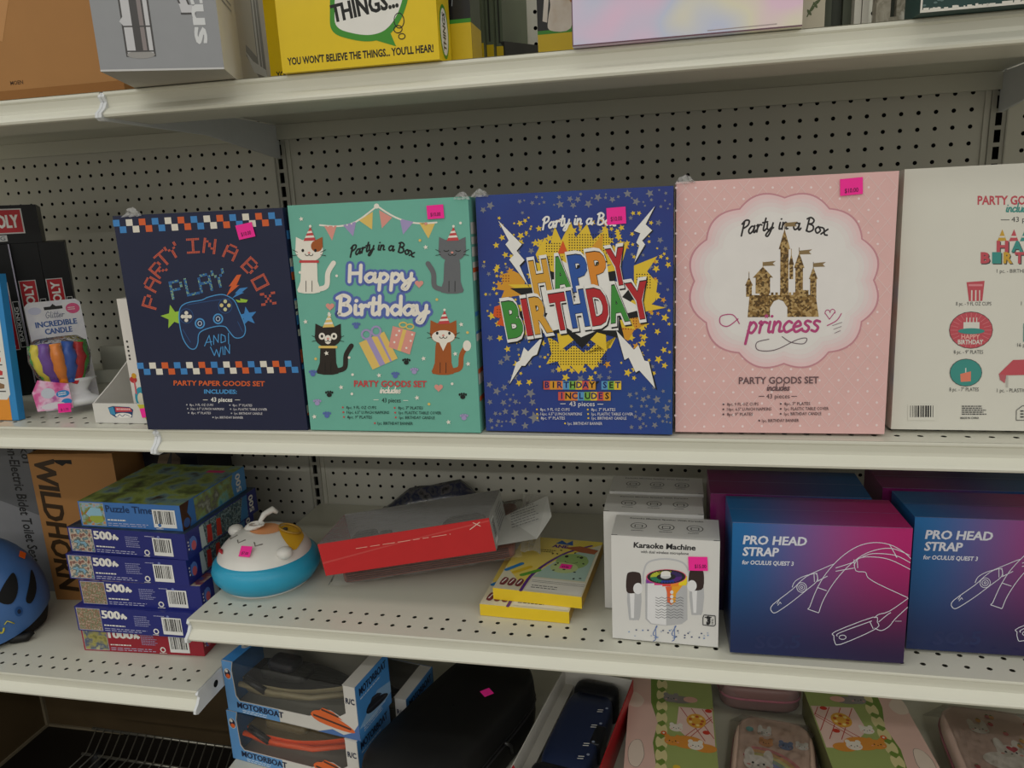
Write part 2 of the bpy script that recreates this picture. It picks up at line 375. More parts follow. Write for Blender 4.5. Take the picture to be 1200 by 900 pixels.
def shelf(x0, w, z, label, dep=DEP, lip=True):
    t = thing('metal_shelf', label, 'shelf', Matrix.Translation((x0, 0, z))); x1 = w
    b = MB(); f = -dep; ya, yb = f + 0.0104, f + 0.0104 + 2*IN
    n = int(w/IN) - 1; xs = (0.0188 - IN/2)
    def sheet(y0, y1, xa=0.0015, xb=None):
        xb = xb if xb is not None else x1 - 0.0015
        b.add([(xa,y0,0),(xb,y0,0),(xb,y1,0),(xa,y1,0)], [(0,1,2,3)], PAINT)
    sheet(f, ya); sheet(yb, -0.0035)
    for y, r in ((ya, 2),):
        b.holes((xs, y, 0), (1,0,0), (0,1,0), n, r, IN, PAINT, 0.0034)
        sheet(y, y+r*IN, 0.0015, xs); sheet(y, y+r*IN, xs+n*IN)
    b.box(0.0015, x1-0.0015, -0.0125, -0.0045, -0.027, -0.0004, PAINT)
    b.prism([(f+.002,-.0325),(f+.087,-.0325),(f+.087,-.0006),(f+.085,-.0006),(f+.085,-.031),(f+.002,-.031)], 'x', 0.0015, x1-0.0015, PAINT)
    b.build('shelf_deck', t)
    b = MB(); P = [(f+.004,0),(f+.0008,-.0004),(f,-.0016),(f,-.0040),(f+.0012,-.0056),(f+.0022,-.0064),(f+.0046,-.0175),(f+.0040,-.0188),(f-.0066,-.0262),(f-.0086,-.0292),(f-.0076,-.0322),(f-.003,-.0332),(f+.004,-.0325)]
    b.prism(P, 'x', 0.003, x1-0.003, PAINT_L, close=True); b.build('price_channel', t)
    for xb in (0.0006, x1-0.0026):
        b = MB(); P = [(f+.002,-.001),(f-.001,-.006),(f+.003,-.012),(f-.002,-.020),(f-.0105,-.027),(f-.0115,-.0325),(f-.006,-.036),(f+.02,-.036),(-.23,-.036),(-.012,-.060),(-.006,-.060),(-.006,-.002)]
        b.prism(P, 'x', xb, xb+.002, CAPW)
        xa = xb if xb < .1 else xb - .002
        b.prism([(y_-.0008, z_-.0006) if y_ < f+.01 else (y_, z_) for y_, z_ in P[:7]] + [(f+.012, -.036), (f+.012, -.001)], 'x', xa - (.0003 if xb < .1 else 0), xa + .0043, CAPW)
        xo = xb - 0.0003 if xb < .1 else xb + .0023
        hy, hz = f + 0.045, -0.018
        b.add([(xo, hy + .006*math.cos(k*math.pi/6), hz + .006*math.sin(k*math.pi/6)) for k in range(12)], [tuple(range(12))], DARK)
        b.build('bracket', t)
    return t
BX = 1.2192
shelf(0, BX, ZT, 'top metal shelf of the middle bay, under the yellow game box'); shelf(0, BX, ZM, 'middle metal shelf carrying the row of party boxes')
shelf(0, BX, ZL, 'lower metal shelf carrying the karaoke and head strap boxes')
shelf(-BX, BX, ZT, 'top metal shelf of the left bay, under the plain brown carton'); shelf(-BX, BX, ZM, 'middle metal shelf of the left bay, under the candle pack')
shelf(-BX, BX, ZP, 'lower metal shelf of the left bay, under the puzzle stack')
shelf(BX, 0.6, ZT, 'top metal shelf of the right bay beyond the right upright'); shelf(BX, 0.6, ZM, 'middle metal shelf of the right bay beyond the white box')
shelf(BX, 0.6, ZL, 'lower metal shelf of the right bay beyond the head straps')
t = thing('base_deck', 'bottom deck carrying the motorboat boxes and black case', 'shelf', Matrix.Translation((0, 0, ZD)))
b = MB(); b.box(0.001, 1.83, -0.56, -0.002, -0.012, 0, PAINT); b.build('deck_sheet', t)
b = MB(); b.box(0.001, 1.83, -0.555, -0.545, -0.155, -0.012, PAINT); b.build('kick_plate', t)
# empty base of the left bay: dark walls with pale seams, and a wire rack lying in it
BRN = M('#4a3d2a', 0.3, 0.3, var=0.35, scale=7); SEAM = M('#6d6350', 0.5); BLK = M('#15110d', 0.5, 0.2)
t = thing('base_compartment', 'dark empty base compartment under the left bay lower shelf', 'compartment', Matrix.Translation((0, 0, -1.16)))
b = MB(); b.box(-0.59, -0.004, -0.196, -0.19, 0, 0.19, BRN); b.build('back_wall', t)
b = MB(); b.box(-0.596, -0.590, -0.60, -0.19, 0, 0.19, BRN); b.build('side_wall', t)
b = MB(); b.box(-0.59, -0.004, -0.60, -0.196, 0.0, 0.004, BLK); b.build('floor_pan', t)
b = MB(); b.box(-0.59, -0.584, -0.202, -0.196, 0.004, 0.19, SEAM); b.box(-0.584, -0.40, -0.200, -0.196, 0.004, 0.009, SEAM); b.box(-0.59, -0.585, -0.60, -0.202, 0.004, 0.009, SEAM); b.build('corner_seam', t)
CHR = M('#8f8c82', 0.35, metal=0.85); RUB = M('#0d0d0d', 0.6)
t = thing('wire_rack', 'chrome wire rack with black feet lying in the dark base compartment', 'rack', MT(-0.40, -0.44, -1.156, -0.03))
b = MB()
for y, z in ((0, .045), (.13, .045), (.165, .075)): b.tube([(0, y, z), (.36, y, z)], .0028, CHR)
for k in range(19):
    x = .01 + k*.019; b.tube([(x, 0, .048), (x, .13, .048), (x, .165, .078)], .0014, CHR, 6)
b.tube([(.06 + .05*math.cos(a*.3), .03, .06 + .03*math.sin(a*.3)) for a in range(11)], .003, CHR)
b.build('wire_frame', t)
for x, y in ((.03, .135), (.33, .135), (.03, .01), (.33, .01)):
    b = MB(); b.lathe([(.012, 0), (.014, .006), (.012, .045), (.008, .049)], RUB, 14, (x, y, 0)); b.build('rubber_foot', t)
# ------------------------------------------------------------------ party boxes on the middle shelf
WHT = M('#e8e6e0', 0.5); OFFW = M('#d8d5cc', 0.5)
def party_box(label, X, y, yaw, lean, w, h, body, edge, back=False, d=0.06):
    t = thing('party_supply_box', label, 'party box', MT(X, y, ZM + 0.0006 + d*math.sin(max(lean, 0)), yaw, lean), 'party boxes standing on the middle shelf')
    b = MB(); b.box(0, w, 0, d, 0, h, edge, {'front': body})
    e = .0007
    a = Art(b, right_frame(w)); R = random.Random(int(X*1000))   # the print wraps round the edge in small patches
    for k in range(16): z_ = R.uniform(.01, h-.03); a.rect(.004, z_, R.uniform(.02, .05), z_+R.uniform(.005, .016), M(R.choice(['#d9622f', '#e3ddd0', '#3f86c8', '#d8d5cc']), .45, .5))
    return t, b, w, h
LIST_L = ["8pc. 9 FL OZ CUPS", "16pc. 6.5\" LUNCH NAPKINS", "8pc. 9\" PLATES"]; LIST_R = ["8pc. 7\" PLATES", "1pc. PLASTIC TABLE COVER", "1pc. BIRTHDAY CANDLE"]
def list_rows(a, xl, xr, ys, h, m, dot, kl=5.6, step=0, slope=0, xm=None):
    for k in range(3):
        for x, s in ((xl, LIST_L[k]), (xr, LIST_R[k])):
            yy = ys[k]
            a.text(s, x + step*k, yy, h, m, al='L', bold=.012, res=1, w=len(s)*h*.62)
            a.ell(x + step*k - h*1.2, yy - h*.5, h*.35, h*.35, dot, n=6)
    a.text("1pc. BIRTHDAY BANNER", xm, ys[3], h, m, bold=.012, res=1, w=20*h*.62); a.ell(xm - 20*h*.31 - h*.9, ys[3]-h*.5, h*.35, h*.35, dot, n=6)
def wrap_tab(t, pts, r, seed):
    """crumpled tuft of shrink film at a corner"""
    R = random.Random(seed); b = MB(); vs = []; n = 9
    for j in range(5):
        for i in range(n):
            u_, v_ = i/(n-1)-.5, j/4
            vs.append((pts[0]+u_*r*2.4*(1-.3*v_)+R.uniform(-1, 1)*r*.1, -0.002+R.uniform(-1, 1)*r*.22+v_*r*.2, pts[1]+v_*r*1.0*(1-2.2*u_*u_)+R.uniform(-1, 1)*r*.08))
    b.add(vs, [(j*n+i, j*n+i+1, (j+1)*n+i+1, (j+1)*n+i) for j in range(4) for i in range(n-1)], film('crumpled_film', '#ffffff', .3, .12)); o = b.build('wrap_tab', t); o['label'] = 'crumpled tuft of clear shrink film'
FIVE = {'P':["11110","10001","10001","11110","10000","10000","10000"],'A':["01110","10001","10001","11111","10001","10001","10001"],'R':["11110","10001","10001","11110","10100","10010","10001"],
'T':["11111","00100","00100","00100","00100","00100","00100"],'Y':["10001","10001","01010","00100","00100","00100","00100"],'I':["11111","00100","00100","00100","00100","00100","11111"],'N':["10001","11001","10101","10101","10011","10001","10001"],
'B':["11110","10001","10001","11110","10001","10001","11110"],'O':["11111","10001","10001","10001","10001","10001","11111"],'X':["10001","10001","01010","00100","01010","10001","10001"],'L':["10000","10000","10000","10000","10000","10000","11111"],'U':["10001","10001","10001","10001","10001","10001","01110"],' ':["00000"]*7}
def dots(a, ch, x, y, cw, chh, rot, m, R=None, alt=None):
    c, s = math.cos(rot), math.sin(rot); px, py = cw/5, chh/7
    for j, row in enumerate(FIVE[ch]):
        for i, q in enumerate(row):
            if q == '1':
                for di in (0, .5):
                    for dj in (0, .5):
                        lx, ly = (i-2.5+di+.06)*px, (3.5-j-dj-.06)*py
                        P = [(lx, ly), (lx+px*.41, ly), (lx+px*.41, ly-py*.41), (lx, ly-py*.41)]
                        a.put([(x + p*c - r*s, y - (p*s + r*c)) for p, r in P], [(0, 1, 2, 3)], m if not alt or R.random() < .65 else alt)
# --- navy gamer box (drawn in the units of a 750 x 900 sheet)
CT = .9
NAVY = M('#1c2240', 0.35, .7); BLU = M('#3f86c8', .45, .7); ORG = M('#d9622f', .45, .7); CRM = M('#e3ddd0', .45, .7); LIM = M('#9cc540', .45, .7)
t, b, w, h = party_box('navy party box with controller drawing and checkered bands, leftmost of the row', -0.0075, -0.4625, 0.0398, -0.004, .242, .297, NAVY, M('#20284a', .4, .6))
a = Art(b, front_frame(), homog([(35,100),(632,66),(728,855),(163,858)], [(0,h),(w,h),(w,0),(0,0)]), -1)
CY = [BLU, CRM, ORG]
for k in range(13):
    m = CY[k % 3]; x = 36 + 45.5*k; y = 114 - 2.55*k
    for dx, dy in ((0, 0), (24, 23)):
        a.poly([(x+dx, y+dy), (x+dx+23, y+dy-1.3), (x+dx+26, y+dy+22), (x+dx+3, y+dy+23.3)], m)
    x = 122 + 43.5*k; y = 620 - 1.0*k
    for dx, dy in ((0, 0), (24, 21.5)):
        a.poly([(x+dx, y+dy), (x+dx+23, y+dy-.6), (x+dx+26, y+dy+21), (x+dx+3, y+dy+21.5)], m)
PX = M('#d5624a', .5, .6)
for ch, x, y, r in [('P',170,403,74),('A',175,340,62),('R',196,288,50),('T',213,250,42),('Y',247,222,30),('I',319,203,4),('N',377,203,-6),('A',452,224,-24),('B',520,272,-44),('O',556,330,-62),('X',585,388,-82)]:
    dots(a, ch, x, y, 46, 54, math.radians(r), PX)
R_ = random.Random(3)
for ch, x, y in (('P',262,358),('L',315,346),('A',362,334),('Y',410,318)): dots(a, ch, x, y, 46, 66, .22, M('#3a78b8', .3, .5), R_, M('#8fb7a0', .3))
a.star(250,455,44,LIM,.25,5,.42); a.star(512,452,36,BLU,.2,5,.42); a.up()
LB = M('#4d9ad6', .45, .7); DB = M('#1f2c50', .4, .7)
cont = [(275,425),(300,405),(350,395),(372,385),(412,375),(438,378),(465,395),(482,430),(505,490),(498,522),(470,528),(448,505),(432,488),(392,490),(345,510),(338,548),(328,568),(308,565),(285,530),(272,470)]
a.poly(smooth(cont, 4, True), DB); a.up(); a.line(cont, 3.4, LB, 4, True, caps=False)
a.line([(300,412),(380,398),(455,388)], 2, M('#31598f'), 3); a.line([(285,500),(312,545)], 2, M('#31598f')); a.line([(478,470),(495,505)], 2, M('#31598f'))
for cx, cy in ((345,478),(409,461)):
    a.ell(cx, cy, 18, 19, LB); a.up(); a.ell(cx, cy, 13, 14, DB); a.up(); a.ell(cx, cy, 8, 9, M('#b7c6d8')); a.up(); a.ell(cx, cy, 5, 6, DB); a.L -= 3
a.arc(297,452,24,26,0,360,2,M('#31598f')); a.arc(434,415,24,26,0,360,2,M('#31598f')); a.up()
for dx, dy in ((0,-13),(0,13),(-13,0),(13,0)):
    a.ell(297+dx, 454+dy, 7, 7, CRM, n=8); a.ell(434+dx, 413+dy*1.1, 6.5, 7, [M('#d8c98a'), M('#cfcf9f')][dx == 0], n=10)
a.rect(290,448,304,460,CRM)
a.poly([(474,305),(490,303),(473,342),(484,340),(438,380),(455,344),(446,346)], ORG); a.poly([(485,352),(514,348),(492,366),(500,367),(458,388),(474,370),(468,370)], BLU); a.poly([(486,388),(514,393),(508,402),(478,402),(470,392),(488,396)], LIM)
sw = 3.0
for P in ([(362,558),(378,520),(386,556)], [(366,546),(388,542)], [(394,552),(394,520),(410,545),(411,516)], [(420,546),(420,516),(434,522),(436,540),(421,546)], [(446,512),(447,550)], [(383,562),(397,592),(404,570),(414,596),(420,562)], [(426,560),(428,588)], [(434,588),(434,558),(450,584),(450,552)]):
    a.line(P, sw, LB)
a.text('PARTY PAPER GOODS SET', 414, 699, 17, ORG, w=322, bold=.035); a.text('INCLUDES:', 419, 727, 14, LB, w=116, bold=.03)
a.text('43 pieces', 423, 756, 15, WHT, w=76, bold=.02); a.rect(357,749,374,751,CRM); a.rect(470,748,488,750,CRM)
list_rows(a, 310, 462, [772, 786, 801, 816], 8, M('#cfccd0'), M('#b6b6bb'), xm=450, step=3)
b.build('carton', t); wrap_tab(t, (.03, h-.002), .012, 4)
a_f = front_frame(); sticker(t, a_f, .178, h-.038, .0235, .0185, .16)
# --- mint cat box (720 x 900 sheet)
MINT = M('#6fb5a3', .4, .5)
t, b, w, h = party_box('mint green party box with four cats in party hats', 0.2393, -0.4537, -0.003, 0.0135, .2397, .2986, MINT, M('#74bcaa', .4, .5))
a = Art(b, front_frame(), homog([(20,65),(650,36),(700,862),(105,857)], [(0,h),(w,h),(w,0),(0,0)]), -1)
CW = M('#efe9dd', .5, .4); CO = M('#a85a28', .5, .4); CG = M('#6a6c70', .5, .4); CB = M('#2b241f', .5, .4); RED = M('#c9474a', .5, .4); YEL = M('#e6c46c', .5, .4); LAV = M('#a89ac8', .5, .4); SAL = M('#e29a8e', .5, .4); INK = M('#20201f', .5, .3)
a.line([(135,134),(200,138),(262,122),(335,68)], 6, CW, 4); a.line([(335,68),(400,108),(470,128),(542,126)], 6, CW, 4); a.ell(333,68,9,9,CW)
for (x0,y0),(x1,y1),(x2,y2),m in (((150,137),(194,136),(178,188),SAL),((216,134),(262,122),(252,174),LAV),((272,118),(320,88),(318,150),YEL),((342,82),(388,108),(352,146),SAL),((414,112),(462,124),(426,168),LAV),((482,127),(538,126),(514,182),YEL)):
    a.poly([(x0,y0),(x1,y1),(x2,y2)], m)
a.up(); a.script('Party in a Box', 352, 222, 17.5, INK, 5.6, bend=26, sx=1.0)
BLV = M('#5c6fb5', .5, .4)
def bubble(a, t_, x, y, xh, mo, mi, wo, wi, sx=1.0, rot=0, bend=0):
    a.script(t_, x, y, xh, mo, wo, rot, bend, 0.0, sx=sx); a.up(); a.script(t_, x, y, xh, mi, wi, rot, bend, 0.0, sx=sx); a.up()
bubble(a, 'Happy', 350, 333, 29, BLV, CW, 31, 12.5, 1.42); bubble(a, 'Birthday', 357, 448, 32, BLV, CW, 33, 13, 1.3)
def cat(a, cx, cy, hw, body, patch=None, hat=RED, tail=1, chest=None, eye='dot', bot=None, collar=None, by=None):
    """sitting cartoon cat: (cx, cy) head centre, hw half head width, by bottom of the feet"""
    by = by or cy + 155; bw = hw*.62; k = hw/50
    tp = [(cx+tail*bw*.9, by-10), (cx+tail*hw*1.25, by-22*k), (cx+tail*hw*1.35, by-70*k), (cx+tail*hw*1.75, by-105*k)]
    a.line(tp, 18*k, body, 4); a.up()
    if bot: a.ell(tp[-1][0], tp[-1][1], 15*k, 20*k, bot)
    a.poly(smooth([(cx-bw*.75, cy+25*k), (cx+bw*.75, cy+25*k), (cx+bw*1.0, by-40*k), (cx+bw*1.25, by), (cx-bw*1.25, by), (cx-bw*1.0, by-40*k)], 3, True), body); a.up()
    for s in (-1, 1): a.poly([(cx+s*hw*.95, cy-hw*.95), (cx+s*hw*.98, cy-5*k), (cx+s*hw*.25, cy-hw*.62)], (patch if (patch and s > 0) else body))
    a.ell(cx, cy, hw, hw*.82, body, n=28); a.up()
    if patch: a.ell(cx+hw*.55, cy-hw*.3, hw*.42, hw*.42, patch); a.up()
    if chest: a.poly([(cx-bw*.5, cy+hw*.7), (cx+bw*.5, cy+hw*.7), (cx, cy+hw*1.35)], chest); a.ell(cx, cy+hw*.28, hw*.85, hw*.48, chest)
    a.up(); ink = INK if body is not CB else CW
    if eye == 'dot':
        for s in (-1, 1): a.ell(cx+s*hw*.45, cy+hw*.02, 5*k, 6*k, INK, n=10)
    elif eye == 'ring':
        for s in (-1, 1): a.ell(cx+s*hw*.45, cy, 12*k, 13*k, CW, n=14)
        a.ell(cx, cy+hw*.25, 13*k, 17*k, CW); a.up()
        for s in (-1, 1): a.ell(cx+s*hw*.45, cy, 5*k, 6*k, INK, n=10)
    else:
        for s in (-1, 1): a.arc(cx+s*hw*.42, cy-2*k, 10*k, 7*k, 200, 340, 3, INK, 6)
    a.ell(cx, cy+hw*.18, 5*k, 4*k, SAL, n=8)
    for s in (-1, 1):
        a.arc(cx+s*7*k, cy+hw*.26, 7*k, 7*k, 180, 360, 2.4, INK, 6)
        for q in (-5, 4): a.line([(cx+s*hw*.82, cy+hw*.25+q*k), (cx+s*hw*1.2, cy+hw*.2+q*2.4*k)], 2.0, INK, caps=False)
    for s in (-.35, .35): a.line([(cx+s*bw, by-2), (cx+s*bw, by-42*k)], 2, INK, caps=False)
    if collar: a.rect(cx-hw*.7, cy+hw*.72, cx+hw*.7, cy+hw*.9, collar)
    hx, hy = cx + 2*k, cy - hw*.66
    a.poly([(hx-22*k, hy), (hx+22*k, hy-2*k), (hx+2*k, hy-52*k)], hat); a.up()
    for q in (.22, .55): a.poly([(hx-22*k*(1-q), hy-50*k*q), (hx+22*k*(1-q), hy-50*k*q-2), (hx+22*k*(.86-q), hy-50*k*(q+.15)-2), (hx-22*k*(.86-q), hy-50*k*(q+.15))], CW)
    a.ell(hx+2*k, hy-53*k, 5*k, 5*k, CW, n=8); a.L -= 7
cat(a, 98, 222, 49, CW, CO, RED, 1, by=370, collar=RED); cat(a, 597, 222, 48, CG, None, RED, -1, eye='sleep', by=370)
cat(a, 165, 525, 47, CB, None, YEL, 1, eye='ring', by=657, collar=YEL); cat(a, 568, 512, 47, CO, None, RED, 1, chest=CW, by=655, bot=CW)
a.up(8)
c0 = [(274,548),(362,508),(410,602),(322,642)]; a.poly(c0, YEL); c1 = [(392,488),(472,510),(452,588),(378,562)]; a.poly(c1, SAL); a.up()
a.poly([(300,536),(318,528),(366,622),(348,630)], LAV); a.poly([(336,520),(344,516),(390,612),(384,614)], LAV); a.poly([(428,498),(440,502),(420,577),(408,573)], YEL)
a.arc(300,518,16,16,0,360,7,LAV); a.arc(334,506,16,16,0,360,7,LAV); a.arc(428,484,13,9,0,360,5,YEL); a.arc(452,490,13,9,0,360,5,YEL)
for x, y in ((405,520),(455,540),(398,545),(440,565),(415,505),(460,518)): a.ell(x, y, 4, 4, CW, n=8)
for x, y, r, m in ((483,340,15,SAL),(172,420,15,SAL),(553,704,15,SAL)): a.heart(x, y, r, m)
R_ = random.Random(11)
for x, y in ((70,112),(170,450),(86,474),(212,705),(500,602),(345,662),(118,810),(588,825),(478,740),(505,212),(630,482),(655,620),(610,585),(160,585)): a.star(x, y, 9, CW, .2)
for x, y in ((66,300),(195,312),(625,128),(485,188),(122,605),(240,600),(600,690),(252,660),(545,395),(520,762),(652,510),(250,728),(505,130)): a.ell(x, y, 5, 5, [CW, YEL, SAL][(x+y) % 3], n=8)
for x, y, m in ((264,486,BLV),(112,655,BLV),(402,660,BLV),(170,728,INK),(440,612,INK),(637,732,INK),(128,758,LAV),(468,645,LAV),(642,806,LAV),(162,802,BLV)):
    a.ell(x, y+4, 9, 8, m, n=10)
    for q in (-11, -4, 4, 11): a.ell(x+q, y-8+abs(q)*.35, 3.6, 4.6, m, n=8)
a.text('PARTY GOODS SET', 384, 702, 21, RED, w=254, bold=.03); a.script('includes', 384, 724, 11, CW, 4.2) if all(c in GLY for c in 'includes') else None
a.text('43 pieces', 388, 757, 15, INK, w=66); a.rect(326,747,344,749,CW); a.rect(430,749,447,751,CW)
list_rows(a, 230, 412, [781, 798, 815, 836], 10, M('#2f4a46'), M('#c9474a'), xm=402, step=2)
b.build('carton', t); wrap_tab(t, (w-.008, h-.003), .009, 5); sticker(t, a_f, .187, h-.025, .0215, .0165, 0.03)
# --- blue happy birthday box (726 x 900 sheet)
t, b, w, h = party_box('royal blue party box with comic burst and white lightning bolts', 0.4849, -0.4478, -0.018, 0.032, .2379, .2983, ramp_mat('blue_print', ['#28347e', '#27418c', '#1f4a8c'], 6, r=.35, coat=.7), M('#28357e', .4, .6))
a = Art(b, front_frame(), homog([(18,62),(695,28),(690,872),(58,860)], [(0,h),(w,h),(w,0),(0,0)]), -1)
GR = M('#7f8088', .4, .6); YL = M('#e6c335', .45, .6); YO = M('#d99a2b', .45, .6); RD = M('#b5262c', .45, .6); GN = M('#3f8f3a', .45, .6); BU = M('#2b55a4', .45, .6); BK = M('#131416', .45, .6); WT = M('#eceae6', .45, .6); OR = M('#d8571f', .45, .6)
R_ = random.Random(21)
def inb(x, y): return 24 + (y-60)*.05 < x < 690 and y < 860
n = 0; SP = []
for _ in range(6000):
    if n >= 300: break
    x, y = R_.uniform(22, 692), R_.uniform(40, 865); r = R_.choice((5, 7, 9, 12, 15)); 
    edge = max(0, (130-y)/90, (y-690)/110); cen = math.hypot((x-370)/300, (y-410)/300)
    if R_.random() > max(edge, .30 if .70 < cen < 1.15 else .05): continue
    if 225 < x < 545 and y > 685 or 225 < x < 545 and 95 < y < 170: continue
    r = r*(1.5 if (y > 720 and R_.random() < .3) else 1)
    if not (inb(x-r, y) and inb(x+r, y) and y-r > 66-(x-18)*.05 and y+r < 858): continue
    if any(math.hypot(x-p, y-q) < (r+s_)*.92 for p, q, s_ in SP): continue
    SP.append((x, y, r)); a.star(x, y, r, GR if edge > .2 or R_.random() < .3 else YL, R_.uniform(0, 1)); n += 1
a.up()
for k in range(90):
    q = R_.uniform(0, 6.28); rr = R_.uniform(190, 275); x, y = 370+rr*math.cos(q)*1.08, 400+rr*math.sin(q)*.98; a.star(x, y, R_.choice((6, 8, 11, 14)), R_.choice((YL, YL, YO)), R_.uniform(0, 1))
a.up()
def burst(cx, cy, rx, ry, n, q, m, seed, rot=0):
    R = random.Random(seed); P = []
    for i in range(2*n):
        an = rot + math.pi*i/n; k = (1 if i % 2 == 0 else q)*R.uniform(.88, 1.1); P.append((cx+rx*k*math.cos(an), cy+ry*k*math.sin(an)))
    a.poly(P, m); a.up()
for P, m in (([(225,262),(255,205),(275,228),(290,165),(312,215),(345,150),(362,205),(400,158),(420,212),(470,172),(480,240),(540,222),(520,290),(250,330)], YL), ([(110,330),(150,318),(190,340),(185,400),(108,410),(118,385),(88,380),(112,362)], YO), ([(85,440),(120,430),(130,510),(92,500),(104,480),(80,472)], OR), ([(560,300),(640,268),(605,320),(640,360),(632,420),(600,450),(560,380)], YL), ([(500,470),(580,450),(596,500),(560,520),(540,556),(500,530)], YO), ([(265,540),(300,560),(330,590),(356,570),(395,600),(430,566),(480,580),(500,540),(420,655),(395,632),(372,668),(345,640),(318,660),(300,625),(262,635),(280,600)], YL)):
    a.poly(P, m)
a.up()
for x0, x1, y0, y1 in ((235,330,270,310),(262,320,225,265),(340,500,195,270),(275,480,545,650),(115,150,335,365),(95,118,450,490),(570,632,330,390),(505,580,470,530)):
    for i in range(int((x1-x0)/9)):
        for j in range(int((y1-y0)/9)): a.ell(x0+i*9, y0+j*9, 2.4, 2.4, M('#8a3c1a') if x0 < 120 or x0 == 505 else BK, n=6)
a.up(); burst(375, 425, 270, 165, 11, .62, YL, 2, .1); burst(380, 425, 235, 150, 10, .66, BK, 5, .3); burst(385, 420, 215, 140, 9, .7, WT, 9, .2)
a.poly([(300,260),(318,215),(335,258)], OR); a.poly([(400,258),(455,190),(450,262)], YO); a.up()
for P in ([(97,147),(178,228),(160,250),(187,282),(170,300),(200,368),(135,280),(150,265),(122,228),(133,215)], [(632,97),(600,160),(622,180),(588,215),(598,228),(562,290),(578,232),(568,222),(582,190),(560,182)],
          [(250,540),(230,602),(215,608),(190,640),(178,640),(137,702),(160,630),(172,622),(186,578),(200,592)], [(500,520),(560,585),(575,570),(596,622),(610,625),(632,715),(578,655),(566,662),(542,612),(528,620)]):
    cx, cy = sum(p[0] for p in P)/len(P), sum(p[1] for p in P)/len(P); a.poly([(cx+(x-cx)*1.08+2, cy+(y-cy)*1.05+3) for x, y in P], BK); a.up(); a.poly(P, WT); a.L -= 1
a.up(3)
LH = [M('#d9a23a', .45, .6), GN, BU, M('#dd8a2a', .45, .6), RD]
HB_ = [(253, 398), (321, 388), (384, 379), (448, 369), (515, 358)]
BB_ = [(159, 537, 58), (206, 530, 20), (254, 522, 62), (317, 511, 56), (380, 501, 60), (450, 493, 64), (512, 484, 64), (588, 473, 74)]
def comic(ch, x, y, w_, m):
    for dx, dy, mm, bo, kw, kh in ((4, 8, BK, .10, 1.12, 1.07), (0, 3, WT, .10, 1.12, 1.07), (0, 0, BK, .06, 1.03, 1.01), (0, 0, m, .045, 1, 1)):
        a.text(ch, x+dx, y+dy, 112*kh, mm, w=w_*kw, rot=.15, shear=-.04, bold=bo, res=3); a.up()
lay = a.L
for (x, y), ch, m in zip(HB_, 'HAPPY', LH): a.L = lay; comic(ch, x, y, 62, m)
lay = a.L
for (x, y, w_), ch, m in zip(BB_, 'BIRTHDAY', [GN, RD, M('#d9a23a', .45, .6), RD, BU, RD, GN, RD]): a.L = lay; comic(ch, x, y, w_, m)
a.script('Party in a Box', 372, 160, 19, WT, 6.4, rot=.05, bend=12, sx=1.03)
a.text('BIRTHDAY SET', 383, 716, 24, BK, w=264, bold=.07); a.text('INCLUDES', 393, 753, 23, BK, w=178, bold=.07); a.up()
CC = [YO, M('#d0574c', .45, .6), YL, M('#7ab04a', .45, .6), M('#5a9ac8', .45, .6), M('#e0823a', .45, .6)]
for s_, x0, y, wid in (('BIRTHDAY SET', 254, 716, 262), ('INCLUDES', 304, 753, 176)):
    st = wid/len(s_)
    for i, ch in enumerate(s_):
        if ch != ' ':
            a.rect(x0+i*st-1, y-25, x0+i*st+st+1, y+4, CC[(i*5+1) % 6]); a.up(); a.text(ch, x0+(i+.5)*st, y-2, 20, BK if i % 3 == 1 else M('#1d2a66'), bold=.03); a.L -= 1
a.text('43 pieces', 384, 776, 16, WT, w=86); a.rect(310,767,328,769,WT); a.rect(436,768,456,770,WT)
list_rows(a, 242, 415, [792, 807, 821, 839], 9.5, M('#d5d3d8'), YL, xm=394, step=1)
b.build('carton', t); wrap_tab(t, (.006, h-.002), .010, 6); sticker(t, a_f, .161, h-.0415, .0225, .0195, .04)
# --- pink princess box (764 x 900 sheet)
PK = M('#e2b7b4', .45, .45)
t, b, w, h = party_box('pink quilted party box with gold castle and script lettering', 0.7265, -0.4441, 0.0174, 0.05, .2419, .3015, PK, M('#e0b3b0', .4, .5))
a = Art(b, front_frame(), homog([(35,72),(742,38),(700,875),(35,862)], [(0,h),(w,h),(w,0),(0,0)]), -1)
LN = M('#ead0ce', .45, .4)
for k in range(-13, 14):   # quilting lines, clipped to the face
    for s in (-1, 1):
        P = []
        for q in np.linspace(0, 1, 40):
            x = 35 + q*700; y = 450 + s*(x-370)*1.18 + k*72
            if 72 - (x-35)*.045 + 3 < y < 858 and x < 738 - (y-40)*.045: P.append((x, y))
        if len(P) > 1: a.line([P[0], P[-1]], 1.6, LN, caps=False)
for i in range(12):
    for j in range(24):
        x = 35 + i*61 + (30 if j % 2 else 0); y = 90 + j*36
        if x < 690 and y < 850: a.ell(x, y, 4, 4, M('#f1dcdc'), n=8)
a.up()
sc = []
for k in range(168):
    q = 2*math.pi*k/168; r = 1 + .075*abs(math.sin(q*6)) + .012*math.sin(q*84); sc.append((378 + 282*r*math.cos(q), 385 + 260*r*math.sin(q)))
a.poly([(378+(x-378)*1.02, 385+(y-385)*1.02) for x, y in sc], M('#c98f98')); a.up(); a.poly(sc, M('#e9c9cb', .45, .4)); a.up()
for q, m in ((.955, '#e7cfd0'), (.91, '#e6d6d6'), (.86, '#e5dddb'), (.8, '#e6e2df')): a.poly([(378+(x-378)*q, 385+(y-385)*q) for x, y in sc], M(m, .45, .4)); a.up()
a.script('Party in a Box', 376, 222, 21.5, M('#2e2a2b'), 5.6, bend=22, sx=1.0); a.up()
